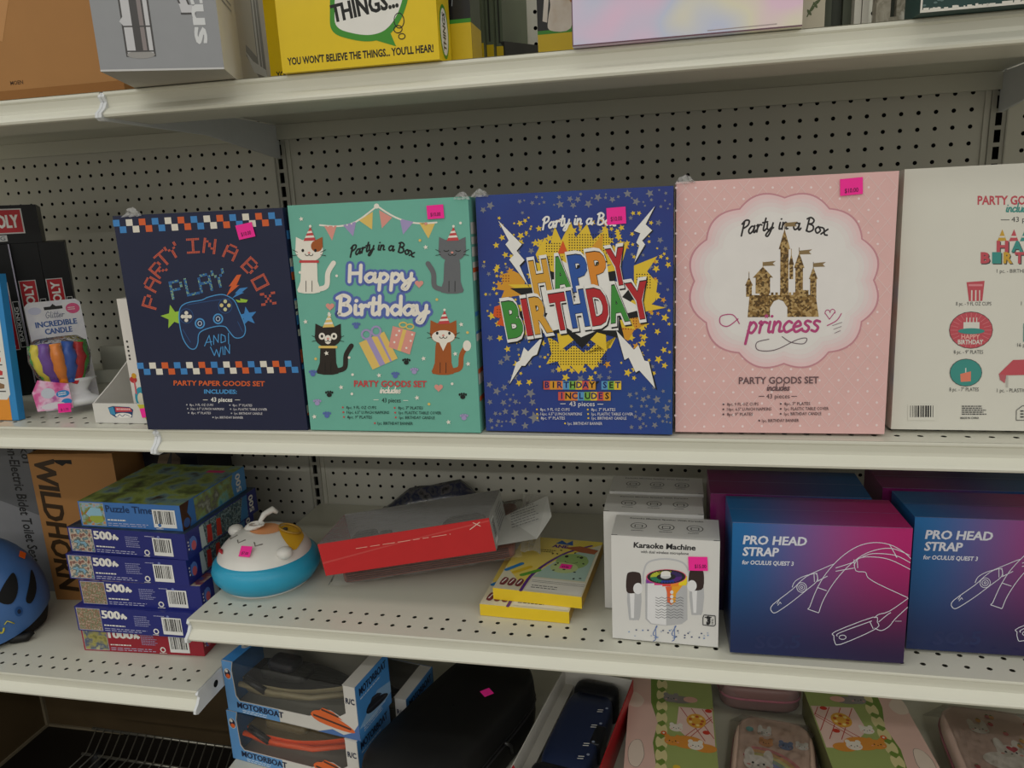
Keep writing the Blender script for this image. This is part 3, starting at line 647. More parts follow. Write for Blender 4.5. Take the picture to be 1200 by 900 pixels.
GOLD = ramp_mat('gold_glitter', ['#5a4323', '#8a6c3d', '#b39663', '#d9c391'], 420, 'voronoi', .35)
# a plain castle: keep, four round towers with pointed roofs, battlements and an arched gate
a.poly([(262,500),(268,430),(300,430),(300,420),(330,420),(330,430),(420,430),(420,415),(455,415),(455,430),(478,430),(488,500),(388,500),(388,470),(375,450),(360,444),(345,450),(333,470),(333,500)], GOLD)
for x, wd, y0, y1, yr in ((266,18,435,400,372),(310,46,425,375,340),(378,26,430,285,222),(425,24,430,345,296),(470,20,440,380,342),(400,12,380,335,300)):
    a.poly([(x-wd/2,y0),(x+wd/2,y0),(x+wd/2,y1),(x-wd/2,y1)], GOLD); a.poly([(x-wd*.7,y1),(x+wd*.7,y1),(x,yr)], GOLD); a.rect(x-1,yr-16,x+1,yr+4,GOLD)
for x in range(336, 420, 14): a.rect(x, 422, x+8, 432, GOLD)
for x, y in ((380,208),(426,296),(470,336),(311,332)): a.poly([(x,y-6),(x+40,y-10),(x+30,y-2),(x+38,y+5),(x,y+6)], M('#8a7450'))
for x, y in ((378,310),(310,395),(425,365)): a.up(); a.rect(x-4, y-8, x+4, y+8, M('#5d4a2b')); a.L -= 1
a.up(2)
MG = M('#b8487e', .45, .4)
a.script('princess', 375, 548, 34, MG, 8.5, rot=.02, slant=.2, sx=1.0); a.up()
a.line([(236,520),(215,492),(178,496),(176,520),(200,528),(232,505)], 3.2, MG, 5); a.line([(515,528),(545,512),(560,490)], 3, MG, 4); a.arc(516,488,8,10,0,200,2.5,MG); a.arc(532,486,8,10,-20,180,2.5,MG); a.line([(508,488),(522,508),(540,484)], 2.5, MG)
a.line([(330,570),(292,580),(296,604),(350,604),(420,572),(450,568),(440,585),(400,580),(372,562)], 2.6, M('#6a5a62'), 5)
for q in (0, 12, 24): a.line([(532+q*.3, 528+q), (562-q*.2, 518+q*1.1)], 2, M('#8a7a80'))
a.star(322, 497, 9, MG)
a.text('PARTY GOODS SET', 362, 711, 21, M('#6b5357'), w=254, bold=.02); a.script('includes', 360, 733, 11, M('#6b5357'), 3.2); a.text('43 pieces', 360, 758, 14, M('#4b3b40'), w=74); a.rect(298,750,316,752,M('#4b3b40')); a.rect(402,751,420,753,M('#4b3b40'))
list_rows(a, 198, 380, [780, 796, 812, 833], 9.5, M('#5a464a'), M('#5a464a'), xm=368, step=0)
b.build('carton', t); wrap_tab(t, (.010, h-.002), .010, 8); sticker(t, a_f, .181, h-.0245, .024, .0185, .05, ty=.15)
# --- white box, back side out (437 x 900 sheet)
CARDW = M('#d9d7cc', .45, .8, var=.02)
t, b, w, h = party_box('white party box turned back side out, rightmost of the row', 0.98, -0.423, 0.0, 0.07, .24, .3025, CARDW, M('#d5d3c9', .4, .5))
a = Art(b, front_frame(), homog([(70,59),(794,23),(724,849),(36,839)], [(0,h),(w,h),(w,0),(0,0)]), -1)
TQ = M('#3f9088', .5, .3); RS = M('#c0525c', .5, .3); MU = M('#c9a03c', .5, .3); GY = M('#4a4a4a')
a.text('PARTY GOODS SET', 288, 164, 25, RS, w=262, al='L', bold=.03, rot=.0); a.script('includes', 372, 186, 13, TQ, 4, al='L'); a.text('43 pieces', 390, 216, 15, GY, al='L', w=90); a.rect(358,209,384,211,GY)
for x, m in ((362,MU),(397,RS),(430,TQ),(465,MU),(498,RS)): a.poly([(x-14,274),(x+14,272),(x+1,238)], m); a.up(); a.rect(x-9,258,x+9,263,OFFW); a.L -= 1
for s_, x0, y, st, hh in (('HAPPY', 342, 304, 44, 30), ('BIRTHDAY', 296, 338, 34, 30)):
    for i, ch in enumerate(s_):
        a.text(ch, x0+(i+.5)*st+3, y+3, hh, GY, bold=.05, w=st*.82); a.up(); a.text(ch, x0+(i+.5)*st, y, hh, [RS, TQ, MU][i % 3], bold=.05, w=st*.8); a.L -= 1
a.text('1 pc. - BIRTHDAY BANNER', 348, 368, 11, GY, al='L', w=170)
a.poly([(258,396),(312,392),(306,452),(266,453)], RS); a.up(); a.rect(272,420,276,452,OFFW); a.rect(284,420,288,452,OFFW); a.rect(296,420,299,452,OFFW); a.rect(264,402,306,408,M('#d98a90')); a.text('8 pc. - 9 FL OZ CUPS', 280, 466, 11, GY, w=106); a.text('1 pc. - CANDLE', 422, 465, 11, GY, w=110, al='L')
a.ell(273,540,66,56,GY); a.up(); a.ell(273,540,64,54,RS, n=28); a.up()
for k in range(24): a.line([(273+40*math.cos(k*.2618),540+34*math.sin(k*.2618)),(273+62*math.cos(k*.2618),540+52*math.sin(k*.2618))], 1.5, M('#d47d84'), caps=False)
a.up(); a.rect(250,516,298,540,OFFW); a.ell(274,543,40,9,TQ)
for x in (258,268,278,288): a.rect(x,502,x+3,518,OFFW)
a.text('HAPPY', 272, 566, 13, M('#e7a9a0'), w=56, bold=.03); a.text('BIRTHDAY', 272, 582, 13, OFFW, w=76, bold=.03); a.text('8 pc. - 9" PLATES', 266, 611, 11, GY, w=88)
a.ell(259,668,49,42,GY); a.up(); a.ell(259,668,47,40,TQ, n=28); a.up(); a.poly([(242,672),(274,664),(274,694),(244,696)], M('#e0826a')); a.rect(244,676,273,680,OFFW); a.rect(257,654,260,668,OFFW); a.text('8 pc. - 7" PLATES', 254, 724, 11, GY, w=88)
a.poly([(358,672),(400,630),(520,626),(540,668),(500,674),(380,676)], RS); a.poly([(358,672),(380,676),(376,700),(362,690)], M('#b8626a')); a.rect(380,676,386,712,M('#b9b6ae')); a.text('1 pc. - PLASTIC TABLE COVER', 353, 727, 11, GY, al='L', w=180); a.rect(430,520,520,575,TQ); a.text('16 pc. - NAPKINS', 412, 590, 11, GY, al='L', w=110)
a.barcode(86,764,170,812,'#d9d7cc'); a.fine(248,768,75,5,6,3,GY,3); a.text('MADE IN CHINA', 272, 808, 6, GY, w=56, bold=.02)
a.line([(412,812),(412,782),(430,768),(520,768),(520,812)], 2, GY, closed=True, caps=False); a.fine(424,782,80,3,9,4,GY,5)
b.build('carton', t)
# ------------------------------------------------------------------ left bay, middle shelf
KRAFT = M('#a57644', .65, 0, var=.08, scale=12); KRAFT_D = M('#8f602f', .7); GBLK = M('#09090a', .45, .1); GRED = M('#b5202a', .4, .4); GSIL = M('#c9c8c6', .4, .3)
def game_word(a, t_, x, y, h, w, rot=0):
    """red name bar with a pale border; rot turns it a quarter for upright boxes"""
    def q(px, py): return (x - py, y + px) if rot else (x + px, y + py)
    for e, m in ((h*.22, GSIL), (h*.12, GRED)):
        a.poly([q(-w/2-e, -h*.3-e), q(w/2+e, -h*.3-e), q(w/2+e, h*1.3+e), q(-w/2-e, h*1.3+e)], m); a.up()
    a.text(t_, *q(0, 0), h, WHT, w=w*.95, rot=math.pi/2 if rot else 0, bold=.05); a.up()
GY_ = .72; GU = (math.cos(GY_), math.sin(GY_))
for i, xr in enumerate((.0400, .0806, .1212)):
    lab = ['black board game box standing upright, rightmost of the black boxes by the pegboard', 'black board game box standing upright between two others behind the candle pack', 'black board game box standing upright behind the blue toy box'][i]
    t = thing('board_game_box', lab, 'board game box', MT(-.328-xr*GU[0]+(.012*GU[1] if i == 2 else 0), -.200-xr*GU[1]-(.012*GU[0] if i == 2 else 0), ZM+.0006, GY_), 'black board games stacked in the left bay')
    b = MB(); b.box(0, .0400, 0, .185, 0, .262, GBLK)
    a = Art(b, front_frame()); game_word(a, 'MONOPOLY', .0205, .140, .0125, .112, 1)
    a.rect(.0285, .085, .0375, .165, GSIL); a.up(); a.rect(.0293, .086, .0367, .164, GBLK); a.up(); a.text('BANKING', .0352, .125, .0052, GSIL, w=.06, rot=math.pi/2, bold=.02)
    if i == 2: a.rect(.0380, .02, .0400, .262, M('#a8a4b4'))
    b.build('carton', t)
t = thing('board_game_box', 'black board game box lying flat on top of the upright black boxes', 'board game box', MT(-.328-.2325*GU[0], -.200-.2325*GU[1], ZM+.2632, GY_), 'black board games stacked in the left bay')
b = MB(); b.box(0, .200, 0, .185, 0, .0640, GBLK); a = Art(b, front_frame()); game_word(a, 'MONOPOLY', .125, .027, .0205, .096); a.rect(.08,.004,.150,.0145,GSIL); a.up(); a.text('BANKING', .122, .006, .0065, M('#3f5a68'), w=.050); b.build('carton', t)
# blue toy box
TB = M('#2d86c4', .4, .4)
t = thing('toy_box', 'tall blue toy box with pale icon chart at the left frame edge', 'toy box', MT(-.4535, -.430, ZM+.0015, 0, .075))
b = MB(); b.box(0, .196, 0, .012, 0, .2225, TB, {'left': M('#e08a2a')}); a = Art(b, front_frame())
a.rect(0, 0, .184, .055, M('#e0902c', .45, .4)); a.up(); R_ = random.Random(5); PANEL = M('#dcdcd6', .5, .3)
pan = [(0,.032),(.180,.032),(.187,.040),(.187,.165),(.180,.174),(0,.174)]; a.poly(pan, PANEL); a.up()
for j in range(6):
    for i in range(7):
        x, y = .035 + i*.023, .155 - j*.0205
        if j == 0: a.ell(x, y, .008, .010, M('#9a9aa0')); a.up(); a.ell(x, y-.002, .004, .005, INK); a.L -= 1
        else: a.poly([(x-.006, y-.004), (x+.005, y-.003), (x+.006, y+.003), (x-.003, y+.006)], M(R_.choice(['#d8692c', '#3f8f4a', '#c23a3a', '#3a5a9a', '#8a6a4a', '#e0902c']))); a.rect(x-.007, y-.0085, x+.007, y-.0068, INK)
a.rect(.11, .182, .165, .190, M('#bfe0ef')); a.fine(.02, .205, .15, 2, -.006, .002, M('#bfe0ef'), 2); b.build('carton', t)
# candle in a blister pack
t = thing('candle_pack', 'cupcake candle in a clear blister on a white hanging card', 'candle', MT(-.254, -.3805, ZM+.0006, .86, .2))
CARD = ramp_mat('confetti_card', ['#dcdbe0', '#e2e1e4', '#d6d5de', '#e6e5e8'], 30, r=.5); cw, ch = .078, .175
b = MB(); pts = [(0,0),(cw,0),(cw,ch-.006),(cw-.006,ch),(.006,ch),(0,ch-.006)]; b.prism(pts, 'y', 0, .0012, CARD)
a = Art(b, front_frame()); a.poly([(.026,.161),(.052,.161),(.052,.166),(.043,.166),(.039,.170),(.035,.166),(.026,.166)], INK)
a.ell(.066,.160,.010,.0085,M('#d85a86')); a.up(); a.fine(.059,.161,.013,2,-.003,.0012,WHT,1)
a.ell(.013,.161,.009,.006,M('#c9cbe0')); a.script('Glitter', .039, .148, .0048, M('#7f8496'), .0010); a.text('INCREDIBLE', .039, .1345, .0085, M('#3d5f9e'), w=.058, bold=.05); a.text('CANDLE', .040, .1225, .0085, M('#3d5f9e'), w=.038, bold=.05)
R_ = random.Random(8)
for k in range(70): x, y = R_.uniform(.004, .074), R_.uniform(.004, .118); a.ell(x, y, .0007, .0007, M(R_.choice(['#7f86b0', '#a7a0b8', '#6a6a80'])), n=5)
b.build('backing_card', t)
# the cup itself stands in front of the card, in the card's frame
def cupT(x, y, z): return Vector((x, y, z))
CX, CY_, CZ = .030, -.040, .052
cols = ['#e6d437','#6a3aa0','#f08a1e','#2a5fc0','#d8282e','#4fbf3f','#5b3a96','#e0d03a','#f08a1e','#2a5fc0','#d8282e','#3fae3f']
for k in range(12):
    an = math.radians(200 + k*30); m = M(cols[k], .25, .5); b = MB(); P = []; rr = []
    for j in range(9):
        f = j/8; rad = .0155 + .0165*math.sin(min(1, f*1.25)*1.57) + .0018*math.sin(j*2.1+k)
        P.append((CX + rad*math.cos(an), CY_ + rad*math.sin(an)*.8, CZ - .012 + f*.062 + .002*math.sin(k*3))); rr.append(.0075 + .0022*math.sin(f*3.1) + .0010*math.sin(j*2.6))
    b.tube(P, rr, m, 8); b.build('candle_petal', t)
b = MB(); b.lathe([(.024,.0),(.028,.004),(.027,.009),(.014,.016),(.010,.024),(.016,.036),(.024,.042)], M('#dedfe2', .25, .5), 28, (CX+.016, CY_, .002), 1.25, .8); b.lathe([(.012,.034),(.02,.04),(.022,.052)], M('#3a78c0', .3, .5), 24, (CX+.004, CY_, .008), 1.2, .9); b.build('pedestal_base', t)
b = MB(); LBL = ramp_mat('pink_insert', ['#c4387e', '#dd6aa6', '#e8c6dc', '#b85a9c'], 55, r=.35, coat=.5)
P = [(-.020,.003),(.027,.000),(.027,.038),(.010,.043),(-.012,.050),(-.022,.032)]; b.prism([(x+.004, z) for x, z in P], 'y', -.066, -.0652, LBL)
a = Art(b, ((0,-.066,0),(1,0,0),(0,0,1),(0,-1,0))); a.ell(.021,.024,.009,.0055,M('#2f86c8')); a.ell(.024,.011,.007,.005,M('#2f86c8')); a.ell(.002,.028,.009,.008,M('#c6ccd8')); a.ell(.006,.008,.016,.005,M('#d8d4dc')); a.up(); a.fine(.015,.025,.013,2,-.003,.0015,WHT,3); b.build('label_insert', t)
b = MB(); b.lathe([(.020,.0),(.036,.014),(.043,.040),(.041,.062),(.030,.072)], film('clear_film'), 24, (CX, CY_, CZ-.012), 1.0, .85); o = b.build('blister_shell', t); o['label'] = 'clear plastic blister shell'
sticker(t, ((0,-.0665,0),(1,0,0),(0,0,1),(0,-1,0)), .010, -.004, .017, .014, -.1, txt='$ 1.75')
# white open tray with a candle carton standing in it
TW = M('#d6d4ce', .5, .1); tw, td = .098, .115
t = thing('display_tray', 'low white cardboard tray with a red and blue logo beside the navy box', 'tray', MT(-.118, -.434, ZM+.0006))
b = MB(); b.box(0, tw, 0, .002, 0, .030, TW); b.box(0, tw, .002, td, 0, .002, TW); b.prism([(.002,.002),(td,.002),(td,.095),(.05,.055),(.002,.030)], 'x', 0, .002, TW); b.box(tw-.002, tw, .002, td, .002, .03, TW); b.box(.002, tw-.002, td-.002, td, .002, .095, TW)
a = Art(b, front_frame()); pts = [(.026,.024),(.034,.026),(.062,.025),(.068,.021),(.064,.009),(.050,.010),(.036,.009),(.028,.014)]; a.poly(pts, M('#23436e')); a.up(); a.poly([(.026,.023),(.035,.025),(.037,.012),(.029,.014)], M('#3f8fb8')); a.poly([(.038,.025),(.064,.0235),(.066,.018),(.038,.017)], M('#c23a44')); a.ell(.050,.012,.014,.004,WHT); a.up(); a.fine(.040,.020,.024,1,.003,.003,M('#e8b0b0'),2); a.line([(.040,.0105),(.044,.0135),(.048,.0105),(.053,.0135),(.060,.011)], .0008, M('#23436e'), 3)
a.poly([(.076,.029),(.097,.029),(.097,.004),(.088,.004)], M('#c8c53a')); b.build('tray_body', t); sticker(t, front_frame(), .082, .009, .015, .014, .15, txt='')
t = thing('candle_carton', 'slim white candle carton standing in the white tray', 'carton', MT(-.0655, -.412, ZM+.0036, .0, .0))
b = MB(); CW_ = M('#e2ddd6', .45, .4); b.box(0, .0445, 0, .036, 0, .178, CW_); a = Art(b, front_frame()); a.rect(0,0,.0445,.014,M('#4a3a8c')); a.up(); a.poly([(0,.014),(.004,.022),(.012,.012),(.02,.024),(.0445,.010),(.0445,.014)], M('#d8692c')); a.ell(.016,.030,.012,.017,M('#3aa0b8')); a.up(); a.ell(.014,.028,.006,.010,M('#e8e2c8')); a.ell(.006,.058,.006,.005,M('#c23a3a')); a.ell(.008,.064,.004,.004,M('#d8a02c')); a.rect(.006,.036,.0085,.056,M('#d8606a')); [a.rect(.0045, q_, .0075, q_+.003, INK) for q_ in (.088, .093, .1, .106, .114)]; b.build('carton', t)
# grey strip lying at the back of that shelf
t = thing('loose_metal_strip', 'loose grey shelf strip leaning at the back of the left middle shelf', 'metal strip', MT(-.338, -.150, ZM+.001, .18, .0, .0))
b = MB(); b.box(0, .33, 0, .010, .0, .062, PAINT); b.box(0, .33, -.034, 0, .0, .002, PAINT); b.box(0, .33, -.036, -.034, .0, .024, PAINT); b.build('strip_body', t)

# ------------------------------------------------------------------ top shelf
z = ZT + .0006
t = thing('cardboard_carton', 'plain brown cardboard carton on the left end of the top shelf', 'carton', MT(-.56, -.271, z))
b = MB(); b.box(0, .4545, 0, .25, 0, .32, KRAFT); a = Art(b, front_frame()); a.text('MOEN', .262, .0560, .0055, M('#4a3017'), w=.024, bold=.02); a.rect(0, 0, .4545, .048, KRAFT_D)
a.up(); a.poly([(.16,.22),(.20,.30),(.30,.31),(.285,.20),(.25,.12),(.235,.125)], M('#b8854f', .35, .5)); b.build('carton', t)
t = thing('faucet_box', 'grey faucet box with white side, jutting out over the shelf lip', 'faucet box', MT(.0883, -.5624, z+.0004, .352, .0))
SILV = M('#94969a', .35, .3); b = MB(); b.box(0, .1345, 0, .425, 0, .26, SILV, {'right': M('#cfcdc8', .5), 'bottom': M('#a9a49a', .6), 'left': M('#b9b7b2')}); hh = .26
a = Art(b, front_frame()); CR = M('#c6c6ca', .3, .4); CD = M('#4a4848', .3, .4)
a.rect(.030,.015,.062,.26,CD); a.up(); a.rect(.032,.017,.041,.26,CR); a.rect(.049,.017,.0535,.26,M('#8d8484')); a.rect(.0555,.017,.060,.26,CR); a.ell(.046,.017,.015,.004,M('#9a9896')); a.up(); a.rect(.030,.046,.062,.0475,CD); a.rect(.030,.020,.062,.0215,CD); a.L -= 2; a.poly([(.028,.052),(.033,.046),(.033,.058)], CR)
a.line([(.062,.097),(.085,.092),(.095,.082),(.101,.066)], .011, CD, 4); a.up(); a.line([(.062,.097),(.085,.092),(.095,.082),(.101,.066)], .007, CR, 4, caps=False); a.poly([(.094,.070),(.109,.068),(.111,.060),(.096,.060)], CR); a.rect(.095,.0585,.111,.0605,CD)
a.text('status', .1075, .085, .0185, M('#d6d8da'), w=.115, rot=-math.pi/2, bold=.05); a.rect(0,0,.1345,.002,M('#c9c9c9'))
a = Art(b, right_frame(.1345)); a.rect(.115,0,.425,.26,M('#bfb9b0')); a.up(); a.poly([(.16,.045),(.26,.03),(.33,.045),(.31,.26),(.245,.26),(.25,.06),(.165,.06)], CD); a.up(); a.rect(.257,.05,.272,.26,CR); a.rect(.29,.05,.298,.26,CR); a.poly([(.155,.05),(.21,.032),(.33,.045),(.325,.055),(.21,.047)], CR); a.fine(.03,.13,.06,8,-.007,.0025,CD,4); b.build('carton', t)
YB = M('#e3c312', .35, .35); YD = M('#d8b81c', .4, .3); GRN = M('#3f8f2a', .4, .3); INK2 = M('#1a1a18', .4)
def things_box(X, y, lab, w=.1975):
    t = thing('party_game_box', lab, 'game box', MT(X, y, z), 'yellow party game boxes on the top shelf')
    b = MB(); b.box(0, w, 0, .052, 0, .27, YB, {'right': M('#e8cb20', .4, .3)}); a = Art(b, front_frame())
    a.text("YOU WON'T BELIEVE THE THINGS... YOU'LL HEAR!", .008, .0085, .0078, INK2, w=.183, al='L', bold=.03)
    a.up(); cl = [(.068,.060),(.070,.040),(.092,.030),(.118,.026),(.140,.032),(.158,.052),(.166,.080),(.150,.110),(.110,.118),(.078,.105)]
    a.poly(smooth(cl, 5, True), GRN); a.poly([(.112,.030),(.140,.034),(.146,.018)], GRN); a.up(); a.poly([(.115+(x-.115)*.87, .072+(y_-.072)*.85) for x, y_ in smooth(cl, 5, True)], WHT); a.up()
    a.text('THINGS...', .112, .055, .0185, INK2, w=.082, bold=.05, rot=.12); a.arc(.152,.045,.006,.008,0,360,.001,INK2); a.arc(.150,.036,.005,.004,0,360,.001,INK2); a.arc(.154,.028,.004,.003,0,360,.001,INK2)
    a = Art(b, right_frame(w)); a.ell(.026,.034,.018,.030,GRN); a.up(); a.ell(.026,.034,.015,.026,WHT); a.up(); a.text('THINGS', .031, .034, .011, INK2, w=.042, rot=math.pi/2, bold=.04); a.ell(.026,.11,.018,.030,GRN); b.build('carton', t); return t
things_box(.2612, -.466, 'yellow party game box with a white thought cloud, front one at the shelf lip'); things_box(.206, -.392, 'yellow party game box mostly hidden, its left strip showing behind the front one', .19)
CATF = ramp_mat('cat_fur', ['#e0d8d0', '#ebe4dd', '#d8ccc0', '#c09a74'], 14, r=.5)
def cat_box(X, y, lab, w, yaw=0, d=.05, showcat=True, lean=0):
    t = thing('cat_puzzle_box', lab, 'puzzle box', MT(X, y, z + d*math.sin(lean), yaw, lean)); b = MB(); b.box(0, w, 0, d, 0, .26, M('#1b1a19', .35, .4), {'right': M('#3e4a34', .4, .3)}); a = Art(b, front_frame())
    a.rect(0,0,w,.050,YD); a.up(); a.rect(0,.050,w,.0545,GRN); a.poly([(w*.28,.050),(w*.31,.060),(w*.40,.062),(w*.40,.050)], GRN)
    if showcat:
        a.poly(smooth([(.016,.0545),(.015,.070),(.018,.085),(.016,.11),(.022,.14),(.036,.16),(.052,.14),(.046,.09),(.044,.0545)], 4, True), CATF); a.up(); a.poly([(.007,.066),(.013,.064),(.017,.100),(.012,.11)], CATF); a.poly([(.028,.12),(.045,.085),(.062,.12),(.045,.15)], M('#b5713a'))
    else:
        for k in range(5): a.line([(.036+k*.004,.07+k*.02),(.040+k*.003,.10+k*.015)], .0009, M('#9aa0a4'))
    a = Art(b, right_frame(w)); a.rect(0,0,d,.050,YD); b.build('carton', t)
cat_box(.4245, -.405, 'black and yellow puzzle box just right of the yellow game box', .0585, showcat=False)
cat_box(.5475, -.302, 'black puzzle box with a white cat beside the pastel box', .14)
SG = M('#5d6650', .5, .2); 
for k, (X, yy, lab) in enumerate(((.4600, -.285, 'thin grey green box standing sideways next to the black puzzle box'), (.4705, -.270, 'second thin grey green box standing sideways from the black puzzle box'), (.4810, -.255, 'third thin grey green box standing sideways from the black puzzle box'))):
    t = thing('slim_box', lab, 'box', MT(X, yy, z), 'slim boxes standing on the top shelf'); b = MB(); b.box(0, .0098, 0, .2, 0, .26, SG, {'right': M('#6a735c', .5)}); a = Art(b, front_frame()); a.rect(0,0,.0098,.050,YD); a.up(); a.rect(.0035,.054,.006,.25,M('#2a2d24')); a = Art(b, right_frame(.0098)); a.ell(.05,.05,.008,.012,INK2); a.ell(.05,.15,.008,.012,INK2); b.build('carton', t)
t = thing('leaning_board', 'dark thin board leaning near the pegboard on the top shelf', 'board', MT(.494, -.25, z+.001, 1.35, .0, .12)); b = MB(); b.box(0, .15, 0, .006, 0, .055, M('#33322f', .5)); b.build('board', t, bevel=.001)
PAS = ramp_mat('pastel_cloud', ['#e3b4d8', '#e6c6e0', '#c9cfe6', '#e4dfc8', '#e9c9dd'], 7, r=.4, coat=.3, detail=2)
t = thing('pastel_box', 'pale pink and lilac watercolour box at the front of the top shelf', 'box', MT(.6127, -.468, z, .004)); b = MB(); b.box(0, .2405, 0, .09, 0, .24, PAS, {'left': M('#5a3a44'), 'right': M('#6a4a58')}); a = Art(b, front_frame()); a.rect(0,0,.2405,.0015,M('#6a4a58')); a.rect(0,0,.001,.24,M('#6a4a58')); a.up(); a.line([(.145,.004),(.215,.0045)], .0008, M('#a89a9a')); b.build('carton', t)
FLO = M('#cfc7b0', .6); OLV = M('#5d6a48', .6)
t = thing('floral_box', 'cream box with olive leaf print right of the pastel box', 'box', MT(.862, -.402, z)); b = MB(); b.box(0, .0245, 0, .14, 0, .22, FLO); a = Art(b, front_frame())
for k in range(7):
    y = .022 + k*.022; a.line([(.006,y),(.012,y+.012),(.018,y+.016)], .0013, OLV, 3); a.up()
    for q in range(4): a.ell(.008+q*.003, y+.004+q*.0035, .0038, .0014, OLV, rot=.9 if q % 2 else 2.2)
    if k % 2: a.ell(.016, y+.004, .004, .004, M('#d89a5a'))
b.build('carton', t)
WOOD = ramp_mat('weathered_wood', ['#6f6a5a', '#a59f90', '#8a8474', '#c9c5b8'], 60, r=.7, detail=6, dist=.6)
def frame_(X, y, w, hh, mat, lab, d=.018, fw=.012):
    t = thing('picture_frame', lab, 'picture frame', MT(X, y, z)); b = MB()
    b.box(0, fw, 0, d, 0, hh, mat); b.box(w-fw, w, 0, d, 0, hh, mat); b.box(fw, w-fw, 0, d, 0, fw*.6, mat); b.box(fw, w-fw, 0, d, hh-fw, hh, mat); b.build('moulding', t, bevel=.0015); b = MB(); b.box(fw-.001, w-fw+.001, d*.5, d, fw*.55, hh-fw+.001, M('#3e4238', .6)); b.build('backing', t)
frame_(.8875, -.385, .030, .24, M('#4f5446', .6, var=.2), 'narrow grey green frame right of the leaf print box', fw=.009)
frame_(.9175, -.400, .015, .24, M('#d3d0c4', .5), 'white edged frame standing between the green and weathered frames', fw=.007)
frame_(.933, -.43, .034, .24, WOOD, 'weathered wooden frame left of the dark teal box', fw=.014)
TEAL = M('#27423f', .6, .1, var=.15)
t = thing('teal_box', 'dark teal box with worn pale edges at the right end of the top shelf', 'box', MT(.962, -.480, z, .02)); b = MB(); b.box(0, .26, 0, .12, 0, .2, TEAL); a = Art(b, front_frame()); R_ = random.Random(4)
a.rect(0,0,.26,.0022,OFFW); a.rect(0,0,.0018,.2,OFFW); a.up()
for k in range(90): x = R_.uniform(0,.255); a.rect(x, .0015, x+R_.uniform(.001,.006), R_.uniform(.0025,.0045), OFFW)
for k in range(16): x = R_.uniform(.003,.02); yy = R_.uniform(.006,.03); a.ell(x, yy, .0018, .001, M('#5a7270'))
b.build('carton', t)
# ------------------------------------------------------------------ lower shelf, middle bay
z = ZL + .0006
# round night light: blue cushion, white sleeping bear face
t = thing('night_light', 'round blue and white sleeping animal night light', 'night light', MT(.063, -.322, z, 0.0, 0.0))
SKY = M('#2f9fc4', .35, .3); WB_ = M('#e3e1db', .35, .3); PCH = M('#e6a06c', .4, .3); GLD = M('#dba92c', .4, .3)
b = MB(); b.lathe([(.050,.0),(.066,.0015),(.076,.008),(.084,.020),(.086,.030),(.083,.041),(.075,.050),(.060,.054)], SKY, 56, (0,0,0), 1.02, 1.0); b.build('cushion_base', t)
b = MB(); b.lathe([(.062,.0),(.068,.0005),(.068,.002),(.062,.0028)], WB_, 40, (0,0,-.0003), 1.02, 1); b.build('bottom_rim', t)
TILT = Matrix.Translation((-.001, -.001, .036)) @ Matrix.Rotation(math.radians(6), 4, 'X')
def dome(r, hgt, q, n=12): return [(r*math.cos(k*math.pi/2/n)**q if k < n else .0006, hgt*math.sin(k*math.pi/2/n)) for k in range(n+1)]
b = MB(); b.lathe(dome(.0785, .052, .8), WB_, 56, (0,0,0), 1.0, .97, T=TILT); face_o = b.build('face_dome', t)
def on_dome(u, v, e=.0008):
    r = min(1, math.hypot(u/.0785, v/.0761)); ph = math.acos(min(1, r**(1/.8))) if r > 0 else math.pi/2
    k = 1 + e/.05
    return TILT @ Vector((u*k, v*k, .052*math.sin(ph) + e))
def dome_patch(poly, m, name, e=.0008, lab=None, rings=4):
    b = MB(); cx = sum(p[0] for p in poly)/len(poly); cy = sum(p[1] for p in poly)/len(poly); n = len(poly); vs = [on_dome(cx, cy, e)]
    for k in range(1, rings+1): vs += [on_dome(cx+(x-cx)*k/rings, cy+(y-cy)*k/rings, e) for x, y in poly]
    fs = [(0, 1+i, 1+(i+1) % n) for i in range(n)] + [(1+(k-1)*n+i, 1+k*n+i, 1+k*n+(i+1) % n, 1+(k-1)*n+(i+1) % n) for k in range(1, rings) for i in range(n)]
    b.add(vs, fs, m, True); o = b.build(name, face_o)
    if lab: o['label'] = lab
    return o
dome_patch([(.004+.026*math.cos(k*.3142), .010+.020*math.sin(k*.3142)) for k in range(20)], PCH, 'orange_patch', lab='orange patch on the white dome')
dome_patch(smooth([(.026,.014),(.045,-.010),(.064,-.018),(.066,.004),(.060,.026),(.042,.040),(.030,.034)], 3, True), GLD, 'yellow_star', .0014, 'yellow star ornament'); 
b = MB(); b.tube([on_dome(.040+.016*math.cos(a_*.42), .018+.013*math.sin(a_*.42), .004) for a_ in range(16)], .0016, M('#a8843a', .3), 6); b.lathe([(.004,0),(.004,.003),(.002,.004)], M('#3a3632'), 10, tuple(on_dome(.037, .012, .002))); b.build('clasp_ring', face_o)
for x, y in ((-.044,-.012),(-.020,-.028),(.013,-.034)):
    b = MB(); b.tube([on_dome(x-.007, y+.004, .0006), on_dome(x-.002, y-.003, .0006), on_dome(x+.008, y+.003, .0006)], .00085, M('#7d7a74'), 6); b.build('closed_eye', face_o)
for x, y, s in ((-.058,.022,.012),(.056,-.032,.012)):
    b = MB(); p = on_dome(x, y, .002); b.lathe([(r*s/.012, zz*s/.012) for r, zz in ((.006,-.008),(.011,-.004),(.013,.001),(.011,.007),(.006,.010),(.001,.011))], WB_, 18, (p.x, p.y, p.z)); b.build('ear', face_o)
b = MB()
for k in range(5):
    P = [on_dome(-.016+.012*math.cos(q*.7+k)+k*.002, .006+.008*math.sin(q*.7+k), .004+.0012*k) for q in range(10)]; b.tube(P, .0017, WB_, 6)
